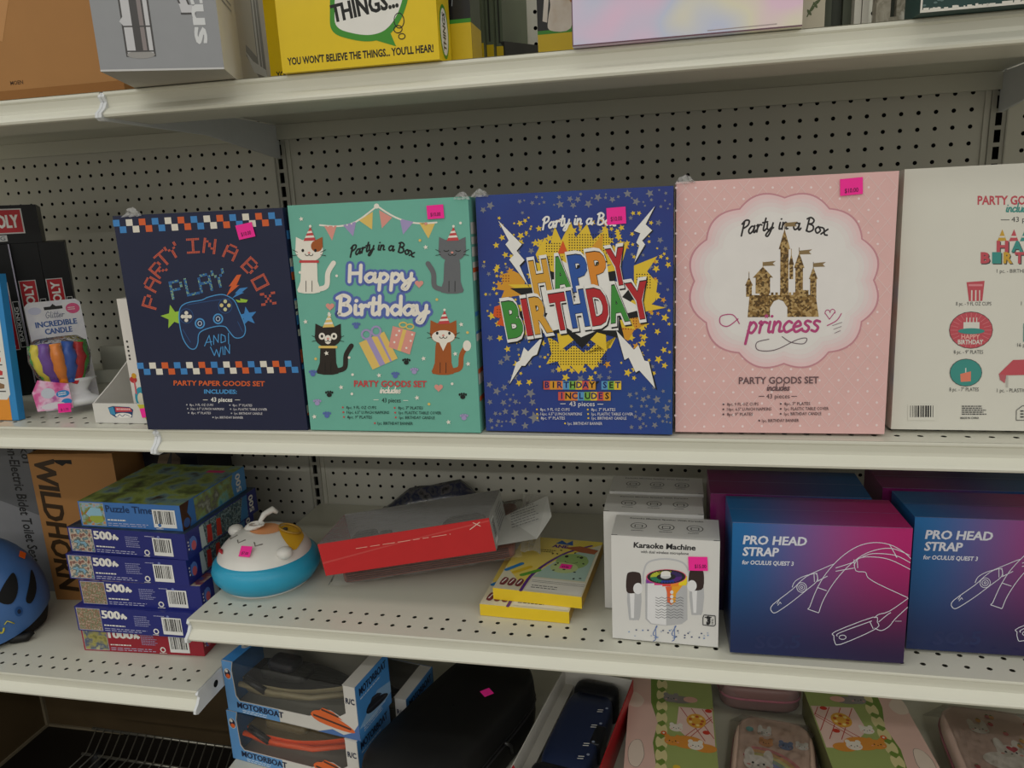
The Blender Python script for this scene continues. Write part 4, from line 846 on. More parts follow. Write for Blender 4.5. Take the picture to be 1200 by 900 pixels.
b.tube([on_dome(-.006,.010,.008), on_dome(-.002,.018,.018), on_dome(.004,.026,.022), on_dome(.010,.030,.016)], [.003,.005,.006,.003], WB_, 8); b.build('cord_bundle', face_o)
b = MB(); 
for k in range(4): p, q = on_dome(-.060+k*.0035,-.026-k*.003,.0012), on_dome(-.056+k*.0035,-.034-k*.003,.0012); b.tube([p, q], .0012, M('#b8303a'), 6)
o = b.build('mouth_mark', face_o); o['label'] = 'small red mouth mark'
p = on_dome(.001, -.048, .0012); nrm = (on_dome(.001,-.048,.01)-p).normalized(); uu = Vector((1,-.05,0)).normalized(); vv = nrm.cross(uu).normalized(); sticker(t, (tuple(p+nrm*.002), tuple(uu), tuple(vv), tuple(nrm)), -.0085, -.009, .020, .017, .0, txt='$7.00')
# two yellow colouring sets
YC = M('#e8c62a', .4, .3)
def colouring_box(lab, X, y, zz, yaw):
    t = thing('colouring_set', lab, 'colouring set', MT(X, y, zz, yaw), 'yellow colouring sets on the lower shelf'); w, d, hh = .134, .182, .0185
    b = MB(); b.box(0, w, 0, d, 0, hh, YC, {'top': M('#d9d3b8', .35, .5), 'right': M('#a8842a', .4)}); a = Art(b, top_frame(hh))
    a.poly([(0,.07),(0,d),(w*.75,d),(.055,.075),(.045,.03),(.03,.03)], M('#e6cf6a', .35, .5)); a.up()
    a.poly([(.045,.0),(.048,.05),(.070,.10),(.110,.15),(w,.172),(w,d),(.10,d),(.06,.10),(.040,.05),(.040,0)], M('#e6d052', .35, .5)); a.up()
    a.line([(.043,0),(.046,.045),(.060,.09),(.085,.135),(.118,.165)], .005, M('#5b2d84', .35, .5), 4)
    a.poly([(.050,.045),(.130,.045),(.130,.155),(.112,.150),(.085,.12),(.062,.08)], M('#a8c4b8', .35, .5)); a.up()
    a.ell(.098,.105,.026,.026,M('#93b06a')); a.ell(.090,.082,.022,.018,M('#b8c98a')); a.ell(.085,.118,.008,.008,M('#93b06a')); a.ell(.112,.118,.008,.008,M('#93b06a')); a.up(); a.ell(.086,.120,.003,.004,INK); a.ell(.110,.120,.003,.004,INK); a.arc(.097,.104,.010,.006,180,360,.0012,INK)
    R_ = random.Random(1)
    for k in range(14): x, y_ = R_.uniform(.06,.128), R_.uniform(.05,.14); a.ell(x, y_, .0025, .0018, INK, R_.uniform(0,3), 6)
    a.poly([(.075,.150),(.105,.138),(.128,.135),(.132,.150),(.10,.160)], M('#a8603c')); a.up()
    a.poly([(.048,.005),(.132,.003),(.132,.040),(.050,.042)], M('#dedbd0')); a.up(); a.fine(.055,.012,.05,2,.006,.0018,INK,1); a.line([(.052,.030),(.132,.029)], .0008, INK); a.line([(.052,.034),(.132,.034)], .0008, INK)
    for k, c_ in enumerate(('#2f7fc0', '#d8b62c', '#5fa03a')): a.line([(.004+k*.014,.058-k*.006),(.022+k*.016,.082-k*.008)], .008, M(c_, .35, .5))
    for k in range(3): a.poly(smooth([(.006+k*.012,.014),(.014+k*.012,.012),(.016+k*.012,.030),(.008+k*.012,.034)], 3, True), M('#7a3a3c')); a.up(); a.line([(.009+k*.012,.018),(.012+k*.012,.030)], .002, WHT); a.L -= 1
    a.text('ANE', .068, .148, .010, M('#5b2d84'), w=.026, bold=.06); a.poly([(.058,.162),(.066,.176),(.076,.166),(.084,.178),(.088,.160)], M('#2f5fa8')); a.fine(.035,.135,.03,2,-.006,.002,INK,2); b.build('carton', t); return t
colouring_box('yellow colouring set at the bottom of the pair by the karaoke boxes', .4456, -.3915, z, -.05)
t = colouring_box('yellow colouring set on top of another, with a pink sticker', .4632, -.3765, z+.0192, -.085); sticker(t, top_frame(.0185), .083, .078, .018, .014, -.05, txt='$3.00')
# wrapped brown pack and red window box resting on it
BRW = M('#8a4a38', .4, .3, var=.2, scale=60)
t = thing('wrapped_pack', 'brown folded pack in clear plastic under the red window box', 'wrapped pack', MT(.200, -.330, z+.0030, .17, .0, .135))
b = MB(); b.rbox(0, .285, 0, .19, .0006, .020, BRW, .012); 
for k in range(5): b.tube([(.008, -.0008, .004+k*.0034), (.277, -.0008, .004+k*.0034)], .0009, M('#4a2a22'), 5)
b.build('brown_sheets', t)
R_ = random.Random(12); b = MB(); F = film('clear_film'); n = 40; vs = []
prof = [(-.012,.003),(-.008,.012),(-.004,.019),(.006,.0232),(.06,.0228),(.12,.0226),(.185,.0225),(.195,.015),(.201,.004)]
for i in range(n):
    x = -.012 + .309*i/(n-1)
    for k, (y, q) in enumerate(prof): vs.append((x, y+R_.uniform(-1,1)*(.0026 if k < 3 else .0003), q + R_.uniform(0,1)*(.0026 if k < 4 else .0004)))
m_ = len(prof); b.add(vs, [(i*m_+k, (i+1)*m_+k, (i+1)*m_+k+1, i*m_+k+1) for i in range(n-1) for k in range(m_-1)], film('bag_film', '#ffffff', .05, .12, 1.3)); 
for q, xx in ((1,.297),(-1,-.012)):
    vs = []
    for j in range(6):
        for i in range(6): vs.append((xx+q*i*(.006 if q > 0 else .002), -.012+.24*j/5+R_.uniform(-1,1)*.003, .014-.002*i+R_.uniform(-1,1)*.0022+ (0.002 if q > 0 else 0)))
    b.add(vs, [(j*6+i, j*6+i+1, (j+1)*6+i+1, (j+1)*6+i) for j in range(5) for i in range(5)], film('crumpled_film', '#ffffff', .3, .12))
o = b.build('plastic_bag', t); o['label'] = 'clear crinkled plastic bag'
t = thing('window_box', 'red window box with clear lid leaning on the wrapped pack', 'window box', MT(.1895, -.3640, ZL+.0345, .085, .03, .165)); w, d, hh = .2775, .125, .0535
RB = M('#c9282c', .35, .6); GC = M('#d3d5da', .5, .2); b = MB(); b.box(0, w, 0, .0012, 0, hh, RB); b.box(0, w, .0012, d, 0, .0012, M('#cfd0d2')); b.box(0, w, d-.0012, d, .0012, hh, GC); b.box(0, .0012, .0012, d-.0012, .0012, hh, RB)
a = Art(b, front_frame()); a.poly([(.0,.02),(.14,.036),(.2775,.048),(.2775,.0505),(.14,.038),(.0,.023)], M('#d04a48', .3, .6)); a.up(); a.fine(.06,.037,.19,1,.003,.0009,M('#e8b8a8'),3); a.line([(.245,.040),(.262,.049)], .0012, M('#e8c8b8')); a.line([(.252,.050),(.262,.043)], .0012, M('#e8c8b8')); b.build('tray_body', t)
b = MB(); b.add([(0,.0005,hh),(w,.0005,hh),(w,d,hh+.0006),(0,d,hh+.0006)], [(0,1,2,3)], film('lid_film', '#ffffff', .22, .08)); o = b.build('clear_lid', t); o['label'] = 'clear plastic lid'
b = MB(); b.box(w-.0012, w, .0012, d, .0012, hh, M('#b9bab8', .35, .4)); a = Art(b, right_frame(w)); a.barcode(.010,.006,.032,.046,seed=4); a.fine(.05,.012,.06,6,.006,.002,M('#6a6a6a'),5); b.add([(w,.012,.003),(w+.062,.020,.001),(w+.085,.065,.016),(w+.078,.115,.034),(w,.115,.010)], [(0,1,2,3,4)], M('#c9c9c4', .45, .3))
a = Art(b, ((w+.02,.055,.0105),(.97,.02,.16),(-.1,.92,.3),(-.16,-.3,.94)), lift=2e-4); a.fine(0,0,.05,7,.007,.0018,M('#6a6a6a'),6); o = b.build('end_flap', t); o['label'] = 'pale torn end flap with fine print'
b = MB(); BG = M('#23252b', .55); b.rbox(.03,.215,.025,.095,.002,.022,BG,.02); b.rbox(.035,.075,.03,.075,.022,.040,BG,.008); b.rbox(.078,.10,.035,.07,.022,.036,BG,.006); b.rbox(.18,.255,.03,.10,.002,.034,BG,.02); b.tube([(.04,.02,.012),(.10,.018,.016),(.20,.02,.014)], .006, BG, 8); o = b.build('dark_contents', t); o['label'] = 'dark moulded contents behind the clear lid'
t = thing('plastic_bag_pack', 'dark blue and grey bagged item lying at the back of the lower shelf', 'bagged item', MT(.150, -.068, z, .0, -.0, .0)); b = MB(); R_ = random.Random(6); n = 12; vs = []
for i in range(n):
    for j in range(7):
        u_, v_ = i/(n-1), j/6; e = min(u_, 1-u_, .25)*4*min(v_, 1-v_, .3)/.3; vs.append((u_*.235, v_*.055, .004 + (.030+.050*u_)*e + R_.uniform(0,1)*.006*e))
b.add(vs, [(i*7+j, (i+1)*7+j, (i+1)*7+j+1, i*7+j+1) for i in range(n-1) for j in range(6)], ramp_mat('bag_print', ['#1c2238', '#4a4a50', '#2a2f48', '#5d5a5c', '#15161c'], 45, r=.25, coat=.6), True); b.add([(0,0,.003),(.235,0,.003),(.235,.055,.003),(0,.055,.003)], [(0,3,2,1)], M('#1c2238')); b.build('bag_body', t)
# karaoke boxes
KW = M('#dddcd9', .35, .4, var=.02); KD = M('#2a2a2c', .45)
KGRAD = None
def karaoke(lab, X, y, yaw, front=True):
    w, d, hh = .1406, .0715, .152; t = thing('karaoke_box', lab, 'karaoke box', MT(X, y, z+.0016, yaw, .02), 'white karaoke machine boxes'); b = MB(); b.box(0, w, 0, d, 0, hh, KW)
    a = Art(b, top_frame(hh))
    for x in (.034, .071, .109):
        a.arc(x, .036, .0105, .0105, 0, 360, .0011, KD, 24); a.line([(x-.005,.031),(x-.005,.039),(x+.005,.039),(x+.005,.031)], .0012, KD, closed=True, caps=False); a.fine(x-.009,.019,.018,1,.003,.0018,M('#6a6a6a'),int(x*999))
    a.text('Karaoke Machine Speaker With Karaoke', w/2, .060, .0038, M('#4a4a4a'), w=.10, bold=.02)
    for xx, s in ((0, 1), (w, -1)): a.rect(xx, .001, xx+s*.008, .0025, KD)
    if front:
        a = Art(b, front_frame(), homog([(95,355),(548,388),(547,832),(103,793)], [(0,hh),(w,hh),(w,0),(0,0)]), -1)
        a.text('Karaoke Machine', 319, 416, 22, KD, w=258, bold=.05, rot=-.06); a.text('with dual wireless microphone', 320, 437, 11, M('#5a5a5a'), w=200, bold=.02, rot=-.055)
        SH = M('#b9babd', .4, .3); LT = M('#e6e6e8', .4, .3)
        a.line([(232,560),(234,510),(255,470),(325,458),(395,474),(422,515),(424,570)], 7, M('#c3c4c8', .3, .4), 5)
        for cx, sx, y1, y2 in ((192, 1, 716, 530), (453, -1, 694, 520)):
            a.poly(smooth([(cx-27,y2+40),(cx+30,y2+40),(cx+28,y1-12),(cx+14,y1),(cx-12,y1),(cx-20,y1-14)], 2, True), SH); a.up(); a.poly([(cx-18,y2+60),(cx+4,y2+60),(cx+2,y1-8),(cx-10,y1-8)], LT); a.poly(smooth([(cx-30,y2+64),(cx-30,y2-2),(cx-16,y2-18),(cx+16,y2-17),(cx+30,y2-2),(cx+29,y2+60),(cx,y2+72)], 3, True), M('#3a2c2a', .6)); a.up(); a.ell(cx+sx*18, y2+52, 20, 24, LT); a.L -= 2
        a.up(2); a.poly([(240,545),(415,545),(418,715),(395,733),(330,740),(265,733),(243,712)], SH); a.up(); a.poly([(250,560),(330,560),(330,738),(268,730),(250,710)], LT); a.up()
        for j in range(4):
            for r0 in (622, 672): a.line([(284+q*13, r0+j*11+(3 if q % 2 else -3)) for q in range(10)], 2.2, M('#6a6b70'), caps=False)
        cols = ['#8a3fa0', '#d83a8a', '#e8483a', '#f0902c', '#f0d62c', '#f0d62c']
        for k, cc in enumerate(cols):
            f = k/5; x0 = 244 + 171*f; x1 = 244 + 171*(f+.2); a.poly([(x0,530),(min(415,x1),530),(min(412,x1),560+14*math.sin(f*3)),(x0,560+14*math.sin(f*3))], M(cc, .35, .4))
        a.poly([(325,575),(382,572),(370,600),(368,640),(350,652),(334,640),(332,600)], M('#e8683a', .35, .4)); a.poly([(352,572),(400,566),(370,605),(368,640),(352,650)], M('#f0a82c', .35, .4)); a.up()
        for q in (598, 617, 636): a.ell(352, q, 7, 8, LT, n=12)
        a.ell(328,533,84,32,M('#e6567a')); a.up(); a.ell(328,533,80,30,KD, n=30); a.up()
        for k in range(30): an = k*2*math.pi/30; a.line([(328+40*math.cos(an),533+15*math.sin(an)),(328+66*math.cos(an),533+25*math.sin(an))], 9, M(['#5a2a80','#2a3f9a','#2a7a5a','#b8c03a','#8a8a2a','#3a2a60'][int(k/5)], .35, .4), caps=False)
        a.up(); a.ell(328,533,40,15,M('#2a2a30')); a.up(); a.ell(326,530,22,11,M('#c9cacc')); a.rect(306,518,346,530,LT); a.ell(326,517,20,9,WHT)
        R_ = random.Random(2); NB = M('#5a76b0'); 
        for k in range(26): x, y_ = R_.uniform(140, 505), R_.uniform(750, 795); a.ell(x, y_, 4, 3, M(R_.choice(['#6a86b8', '#8aa4c8', '#3a4a70', '#b0b8c8'])), n=7)
        for x in (283, 362): a.line([(x-6,805),(x+4,795),(x+3,750),(x+9,742),(x-8,775),(x+8,788),(x-2,792)], 3, NB, 4)
        a.line([(483,705),(487,694),(533,698),(535,735),(528,741),(483,736)], 3.5, KD, closed=True, caps=False); a.text('3', 506, 732, 30, KD, w=17, bold=.08); a.line([(490,704),(518,704)], 4, KD, caps=False); a.fine(519,712,8,4,6,3,KD,2)
    b.build('carton', t); return t
t = karaoke('front white karaoke machine box, its speaker picture fully in view', .6432, -.4285, -.034); sticker(t, front_frame(), .1015, .109, .0245, .0195, .05, txt='$15.00', tx=.62)
karaoke('middle white karaoke machine box, second from the shelf edge', .6265, -.3500, -.006); karaoke('rear white karaoke machine box, nearest the pegboard', .6295, -.2710, -.012)
# head strap boxes
def strap(lab, X, y, yaw, lean, art=True, flip=False):
    w, hh, d = .2113, .181, .0985; c4 = ('#1d2c58', '#2b1d44', '#1c6aa8', '#b5206e')
    if flip: c4 = ('#2b1d44', '#1d2c58', '#7a1d5c', '#1c5a90')
    t = thing('head_strap_box', lab, 'head strap box', MT(X, y, z+d*math.sin(lean), yaw, lean), 'blue and magenta head strap boxes'); g = grad_mat('strap_print_flip' if flip else 'strap_print', c4, w, hh)
    b = MB(); b.box(0, w, 0, d, 0, hh, g); a = Art(b, top_frame(hh)); a.line([(0.001,d*.5),(w-.001,d*.5)], .0006, M('#8f8fb4', .3, .5), caps=False); a.line([(0,.0004),(w,.0004)], .0008, M('#a7a4c8', .3, .5), caps=False); a.line([(0,d-.0004),(w,d-.0004)], .0006, M('#8a6a9c', .3, .5), caps=False)
    if art:
        LW = M('#d9dbe6', .4, .5); a = Art(b, front_frame(), homog([(118,272),(788,292),(752,793),(115,750)], [(0,hh),(w,hh),(w,0),(0,0)]), -1)
        a.text('PRO HEAD', 157, 351, 31, LW, w=234, al='L', bold=.045, rot=-.025, shear=.12); a.text('STRAP', 156, 394, 31, LW, w=131, al='L', bold=.045, rot=-.025, shear=.12); a.text('for OCULUS QUEST 3', 154, 426, 14.5, LW, w=190, al='L', bold=.03, rot=-.03, shear=.12)
        L2 = 2.6
        for P, sm in (([(262,595),(270,575),(340,520),(370,490),(395,470),(420,460),(432,466),(430,490),(395,520),(340,565),(290,600),(272,606),(262,595)],3), ([(340,512),(350,490),(380,472),(415,462)],3), ([(420,460),(422,492)],0), ([(430,458),(436,488),(470,470)],0), ([(395,468),(480,430),(495,425)],0), ([(432,490),(450,480)],0),
            ([(405,585),(430,520),(465,460),(520,400),(580,360),(640,345),(700,352),(750,378),(780,405)],4), ([(440,602),(455,560),(490,500),(540,440),(600,392),(660,370),(715,368),(775,392)],4), ([(405,585),(398,592),(438,606),(440,602)],0), ([(432,512),(467,524)],0), ([(720,390),(728,400),(700,352)],3),
            ([(568,430),(585,405),(630,398),(700,408),(778,445)],4), ([(600,398),(640,386),(720,392),(778,420)],4), ([(568,408),(575,450),(610,455),(620,475),(660,500),(768,550)],3), ([(580,410),(582,440)],0), ([(500,440),(568,418)],0), ([(500,452),(568,440)],0),
            ([(495,690),(500,675),(640,622),(655,640),(650,665),(520,722),(498,712),(495,690)],3), ([(508,692),(515,680),(635,636)],3), ([(645,625),(660,612),(700,600),(770,552)],3), ([(645,662),(670,672),(700,655),(720,630),(768,585)],3), ([(628,640),(640,665)],0), ([(660,640),(690,615),(705,605)],3)):
            a.line(P, L2, LW, sm, caps=False)
        a.arc(375,512,18,18,0,360,2.4,LW); a.arc(375,512,11,11,0,360,2.4,LW); a.arc(375,512,4,4,0,360,2.4,LW); a.arc(527,696,13,8,0,360,2.4,LW); a.line([(288,578),(296,566),(300,572)], 2.2, LW); a.line([(285,572),(292,560)], 2.2, LW); a.fine(722,636,24,1,3,2,LW,2)
        a.text('SO.5', 205, 735, 46, M('#26305c', .4, .5), w=165, al='L', bold=.02, shear=.1)
    b.build('carton', t); return t
strap('front left blue to magenta head strap box with white line drawing', .7982, -.4454, .016, .035); strap('front right blue to magenta head strap box running off the right edge', 1.0219, -.408, .010, .04)
strap('rear left head strap box, its dark top showing behind the front left one', .7765, -.3335, .002, .0, False, True); strap('rear right head strap box, dim behind the front right one', 1.012, -.292, .0, .0, False, True)
# ------------------------------------------------------------------ left bay, lower shelf: puzzles
zp = ZP + .0006; PB = M('#232a78', .35, .5); PBL = M('#3f74b8', .35, .5); PR = M('#9c1f30', .35, .5)
AUT = ramp_mat('canyon_picture', ['#5a2a18', '#b8562a', '#7a8a3a', '#8fb2c4', '#c98a4a'], 70, r=.4, coat=.4); CITY = ramp_mat('alpine_city_picture', ['#2a6a9a', '#8fb8cc', '#4a5a5a', '#c8bfae', '#8a4a3a', '#5a7a80'], 85, 'noise', .4, .4, 6); CROWD = ramp_mat('crowd_picture', ['#6a5a44', '#a49a84', '#6a7a5a', '#9a6a58', '#b8ac98', '#54584a'], 200, 'noise', .4, .4, 6); LAKE = ramp_mat('lake_picture', ['#6a6a3a', '#a8a05a', '#4a5a7a', '#b8b48a'], 60, r=.4, coat=.4)
HILL = ramp_mat('valley_picture', ['#2f2a1c', '#5a6a34', '#8a9a4a', '#6a8a90', '#3a2a1e'], 26, r=.35, coat=.4); COAST = ramp_mat('coast_picture', ['#3f8fa8', '#7ab0a8', '#8a9a5a', '#6a6a60', '#b0b8a8'], 34, r=.35, coat=.4); TRAM = ramp_mat('tram_picture', ['#1f2f3a', '#4a6a7a', '#2a3a3a', '#8aa0a4', '#3a4a4a', '#2a3a4a'], 130, 'noise', .35, .4, 6)
def puzzle(lab, X, y, k, yaw, base, pic, side, count, w=.2255, d=.205, hh=.0452, top=None, title=False):
    t = thing('jigsaw_box', lab, 'jigsaw puzzle box', MT(X, y, zp+k*.0456, yaw), 'jigsaw boxes stacked on the left lower shelf'); b = MB(); b.box(0, w, 0, d, 0, hh, base, {'top': top or base, 'right': base}); a = Art(b, front_frame())
    q = .022 if not title else .05
    a.rect(.0028,.002,.0485,hh-.002,M('#b8b4c0')); a.up(); a.rect(.0036,.0028,.0477,hh-.0028,pic); a.up(2)
    if title:
        a.poly([(.012,.022),(.024,.034),(.042,.033),(.044,.018),(.02,.016)], M('#8fbcd0')); a.poly([(.018,.012),(.03,.006),(.045,.010),(.044,.020),(.02,.019)], M('#9aa848')); a.text(title, .052, hh-.0165, .0115, M('#1f3a66'), w=.088, al='L', bold=.02)
    else:
        a.text(count, .0515, hh-.0185, .0140, WHT, w=.0125*len(count)*.92, al='L', bold=.09); x = .0515+.0125*len(count)*.92+.0015
        a.rect(x, hh-.0185, x+.009, hh-.0115, WHT); a.up(); a.ell(x+.0045, hh-.0105, .0026, .0026, WHT, n=10); a.ell(x+.0095, hh-.015, .0024, .0024, WHT, n=10); a.ell(x+.0045, hh-.018, .0018, .0018, base, n=8)
        a.fine(.112,hh-.012,.030,6,-.0034,.0014,M('#9a9cc4'),k+3); a.fine(.150,hh-.0085,.02,1,.003,.0012,M('#b9bad8'),k+1); a.ell(.176,hh-.008,.0025,.0025,M('#7a86c0'), n=10)
    a.fine(.0525,.0125,.045,1,.003,.0022,WHT,k+9); a.fine(.0525,.007,.085,2,-.0036,.0012,M('#b9bad8'),k+5); a.ell(.150,.0085,.0052,.0052,WHT, n=14); a.up(); a.ell(.150,.0085,.0032,.0032,base, n=12); a.L -= 1; a.fine(.143,.0015,.014,1,.003,.0012,WHT,k)
    a.barcode(w-.062 if not title else w-.052, .0045, w-.026 if not title else w-.010, .0355, seed=k+2)
    a = Art(b, right_frame(w)); a.rect(.036,.002,d-.032,hh-.002,side); a.up()
    if title: 
        a.poly([(0,0),(.018,0),(.024,.012),(.016,.026),(.024,hh),(0,hh)], M('#4a2e22', .4, .4)); a.poly([(d-.04,0),(d,0),(d,hh),(d-.036,hh),(d-.044,hh*.6)], M('#4f8fc8', .35, .4)); a.text('500', d-.016, .004, .014, WHT, w=.034, rot=math.pi/2, al='L', bold=.05); a.ell(.012,.010,.008,.008,M('#3f5fa0'))
    else:
        a.rect(.010,.012,.020,.032,M('#4f8fc8')); a.ell(.017,.022,.009,.012,M('#5a7ac0')); a.up(); a.ell(.018,.018,.006,.008,M('#c9606a')); a.fine(.004,.015,.003,3,.006,.003,WHT,2); a.text('500', d-.013, .006, .013, WHT, w=.032, rot=math.pi/2, al='L', bold=.05)
        a.poly([(d-.058,0.002),(d-.034,0.002),(d-.030,hh-.002),(d-.044,hh-.002)], M('#3a7ab0', .35, .4))
        for x, c_ in ((.052,'#b5302a'),(.078,'#c23a2a')): a.poly([(x,.006),(x+.014,.004),(x+.015,.034),(x+.004,.036)], M(c_, .35, .4))
        a.poly([(.036,.004),(.050,.004),(.046,hh-.004),(.036,hh-.004)], M('#b8c4c4'))
    if top:
        a = Art(b, top_frame(hh)); a.rect(w*.72,d*.80,w*.90,d*.86,M('#d8407a')) if title else None
    b.build('carton', t); return t
puzzle('red jigsaw box at the bottom of the stack, marked 1000', -.2702, -.3815, 0, .05, PR, LAKE, M('#7a1a28'), '1000'); puzzle('dark blue jigsaw box directly on the red one', -.2630, -.3925, 1, .012, PB, CROWD, TRAM, '500'); puzzle('dark blue jigsaw box third from the bottom, crowd scene picture', -.2520, -.3850, 2, .020, PB, CROWD, TRAM, '500', top=ramp_mat('lid_picture', ['#2a5a3a', '#b8b0a0', '#7a3a3a', '#3a4a8a'], 50, r=.4))
puzzle('dark blue jigsaw box with mountain city picture, third from the top', -.2690, -.3830, 3, .004, PB, CITY, TRAM, '500'); puzzle('dark blue jigsaw box with mountain city picture, just under the light blue one', -.2640, -.3750, 4, -.030, PB, CITY, TRAM, '500', top=ramp_mat('lid_picture_b', ['#1c2438', '#3a4a5a', '#23305a'], 30, r=.4)); puzzle('light blue jigsaw box on top of the stack, autumn canyon picture', -.2385, -.3700, 5, -.012, PBL, AUT, COAST, '', w=.1915, d=.186, hh=.0440, top=HILL, title='Puzzle Time')
# cartons behind, and the helmet
t = thing('wild_carton', 'brown cardboard carton with large dark sideways lettering behind the puzzles', 'carton', MT(-.4625, -.2330, zp, .085)); b = MB(); b.box(0, .172, 0, .16, 0, .302, KRAFT); a = Art(b, front_frame()); a.text('WILDHORN', .012, .296, .040, M('#3a2a18'), w=.272, al='L', rot=-math.pi/2, bold=.05, shear=.12)
a.up(); a.poly([(.050,.290),(.088,.290),(.088,.281),(.076,.283),(.068,.278),(.056,.284)], M('#120d08')); b.build('carton', t)
t = thing('grey_carton', 'large grey carton with black sideways lettering behind the blue helmet', 'carton', MT(-.795, -.200, zp, -.015)); b = MB(); b.box(0, .318, 0, .16, 0, .33, M('#5f6064', .5, .2)); a = Art(b, front_frame()); a.poly([(.16,.0),(.318,.0),(.318,.16),(.16,.21)], M('#7f8085', .5, .2)); a.up()
a.text('Non-Electric Bidet Toilet Seat', .258, .325, .023, M('#17171a'), w=.262, al='L', rot=-math.pi/2, bold=.02); a.text('SK01', .289, .318, .014, M('#17171a'), w=.045, al='L', rot=-math.pi/2, bold=.02); b.build('carton', t)
t = thing('dark_carton', 'dark navy carton standing behind the puzzle stack', 'carton', MT(-.284, -.148, zp, .03)); b = MB(); b.box(0, .115, 0, .115, 0, .300, M('#14151f', .4, .4)); a = Art(b, front_frame()); a.poly([(.02,.235),(.045,.25),(.06,.28),(.035,.275)], M('#6a5a48')); a.poly([(.055,.24),(.075,.245),(.08,.27),(.065,.285)], M('#5a4c3e')); b.build('carton', t)
HB = M('#456ca4', .45, .15); t = thing('bike_helmet', 'blue bicycle helmet with dark vents at the left frame edge', 'helmet', MT(-.519, -.352, zp+.002, .25))
def hs(th, ph, k=1.0):   # ellipsoid shell: th around from the +x end, ph up
    c = math.cos(ph)**.95 if math.cos(ph) > 0 else 0
    return Vector((.125*k*c*math.cos(th), .096*k*c*math.sin(th), .050 + .131*k*math.sin(ph)))
b = MB(); vs = []; N_, L_ = 48, 14
for j in range(L_+1):
    ph = -.24 + (1.5708+.24)*j/L_
    for i in range(N_):
        th = 2*math.pi*i/N_; p = hs(th, ph)
        if j == 0: p.z += .020*math.cos(th)**2 - .008
        if j <= 3: p.z += (.012*math.sin(th*2))*(1-j/3)
        vs.append(p)
b.add(vs, [(j*N_+i, j*N_+(i+1) % N_, (j+1)*N_+(i+1) % N_, (j+1)*N_+i) for j in range(L_) for i in range(N_)], HB, True); shell_o = b.build('shell', t)
b = MB(); vs = []
for j in range(5):
    ph = -.34 + .5*j/4
    for i in range(N_): vs.append(hs(2*math.pi*i/N_, ph, .955) - Vector((0,0,.006)))
b.add(vs, [(j*N_+i, j*N_+(i+1) % N_, (j+1)*N_+(i+1) % N_, (j+1)*N_+i) for j in range(4) for i in range(N_)], M('#1c1a19', .7), True); b.build('foam_liner', t)
def hpatch(poly, m, name, k=1.012, par=None):
    b = MB(); n = len(poly); cx, cy = sum(p[0] for p in poly)/n, sum(p[1] for p in poly)/n; vs = [hs(cx, cy, k)]
    for q in (.35, .7, 1.0): vs += [hs(cx+(x-cx)*q, cy+(y-cy)*q, k) for x, y in poly]
    b.add(vs, [(0, 1+i, 1+(i+1) % n) for i in range(n)] + [(1+(r-1)*n+i, 1+r*n+i, 1+r*n+(i+1) % n, 1+(r-1)*n+(i+1) % n) for r in (1, 2) for i in range(n)], m, True); return b.build(name, shell_o)
D2R = math.radians
VB = M('#141414', .8)
for P in ([(-43,17),(-34,27),(-20,33),(-24,20),(-34,11)], [(-21,10),(-6,24),(2,27),(-6,13),(-17,5)], [(-80,17),(-70,34),(-52,40),(-56,24),(-68,12)], [(-125,17),(-118,38),(-98,42),(-98,26),(-110,14)]):
    hpatch(smooth([(D2R(x), D2R(y)) for x, y in P], 4, True), VB, 'vent')
hpatch([(D2R(-30)+.060*math.cos(k*.4189), D2R(3)+.07*math.sin(k*.4189)) for k in range(15)], M('#27518a', .35), 'side_button'); hpatch([(D2R(-30)+.028*math.cos(k*.4189), D2R(3)+.033*math.sin(k*.4189)) for k in range(15)], M('#16263f', .35), 'button_cap', 1.02)
b = MB(); b.tube([hs(D2R(-46)+.04*math.cos(q*.5+1), D2R(-4)+.09*math.sin(q*.5+1), 1.012) for q in range(2, 11)], .0016, M('#c9c04a'), 6); b.tube([hs(D2R(-43+q*2.5), D2R(-3+2*math.sin(q*1.5)), 1.012) for q in range(4)], .0010, M('#c9c04a'), 6); o = b.build('emblem', shell_o); o['label'] = 'yellow emblem on the helmet side'
p = hs(D2R(8), D2R(40), 1.012); nrm = (p - Vector((0,0,.05))).normalized(); uu = Vector((0,0,1)).cross(nrm).normalized(); vv = nrm.cross(uu); sticker(t, (tuple(p+nrm*.001), tuple(uu), tuple(vv), tuple(nrm)), -.007, -.006, .016, .011, .35, txt='', col=M('#e8641c', .6))
b = MB(); b.tube([(.070,-.045,.012),(.092,-.050,.005),(.112,-.048,.006),(.122,-.042,.012)], [.006,.009,.008,.004], M('#121212', .5), 8); o = b.build('chin_strap', t)
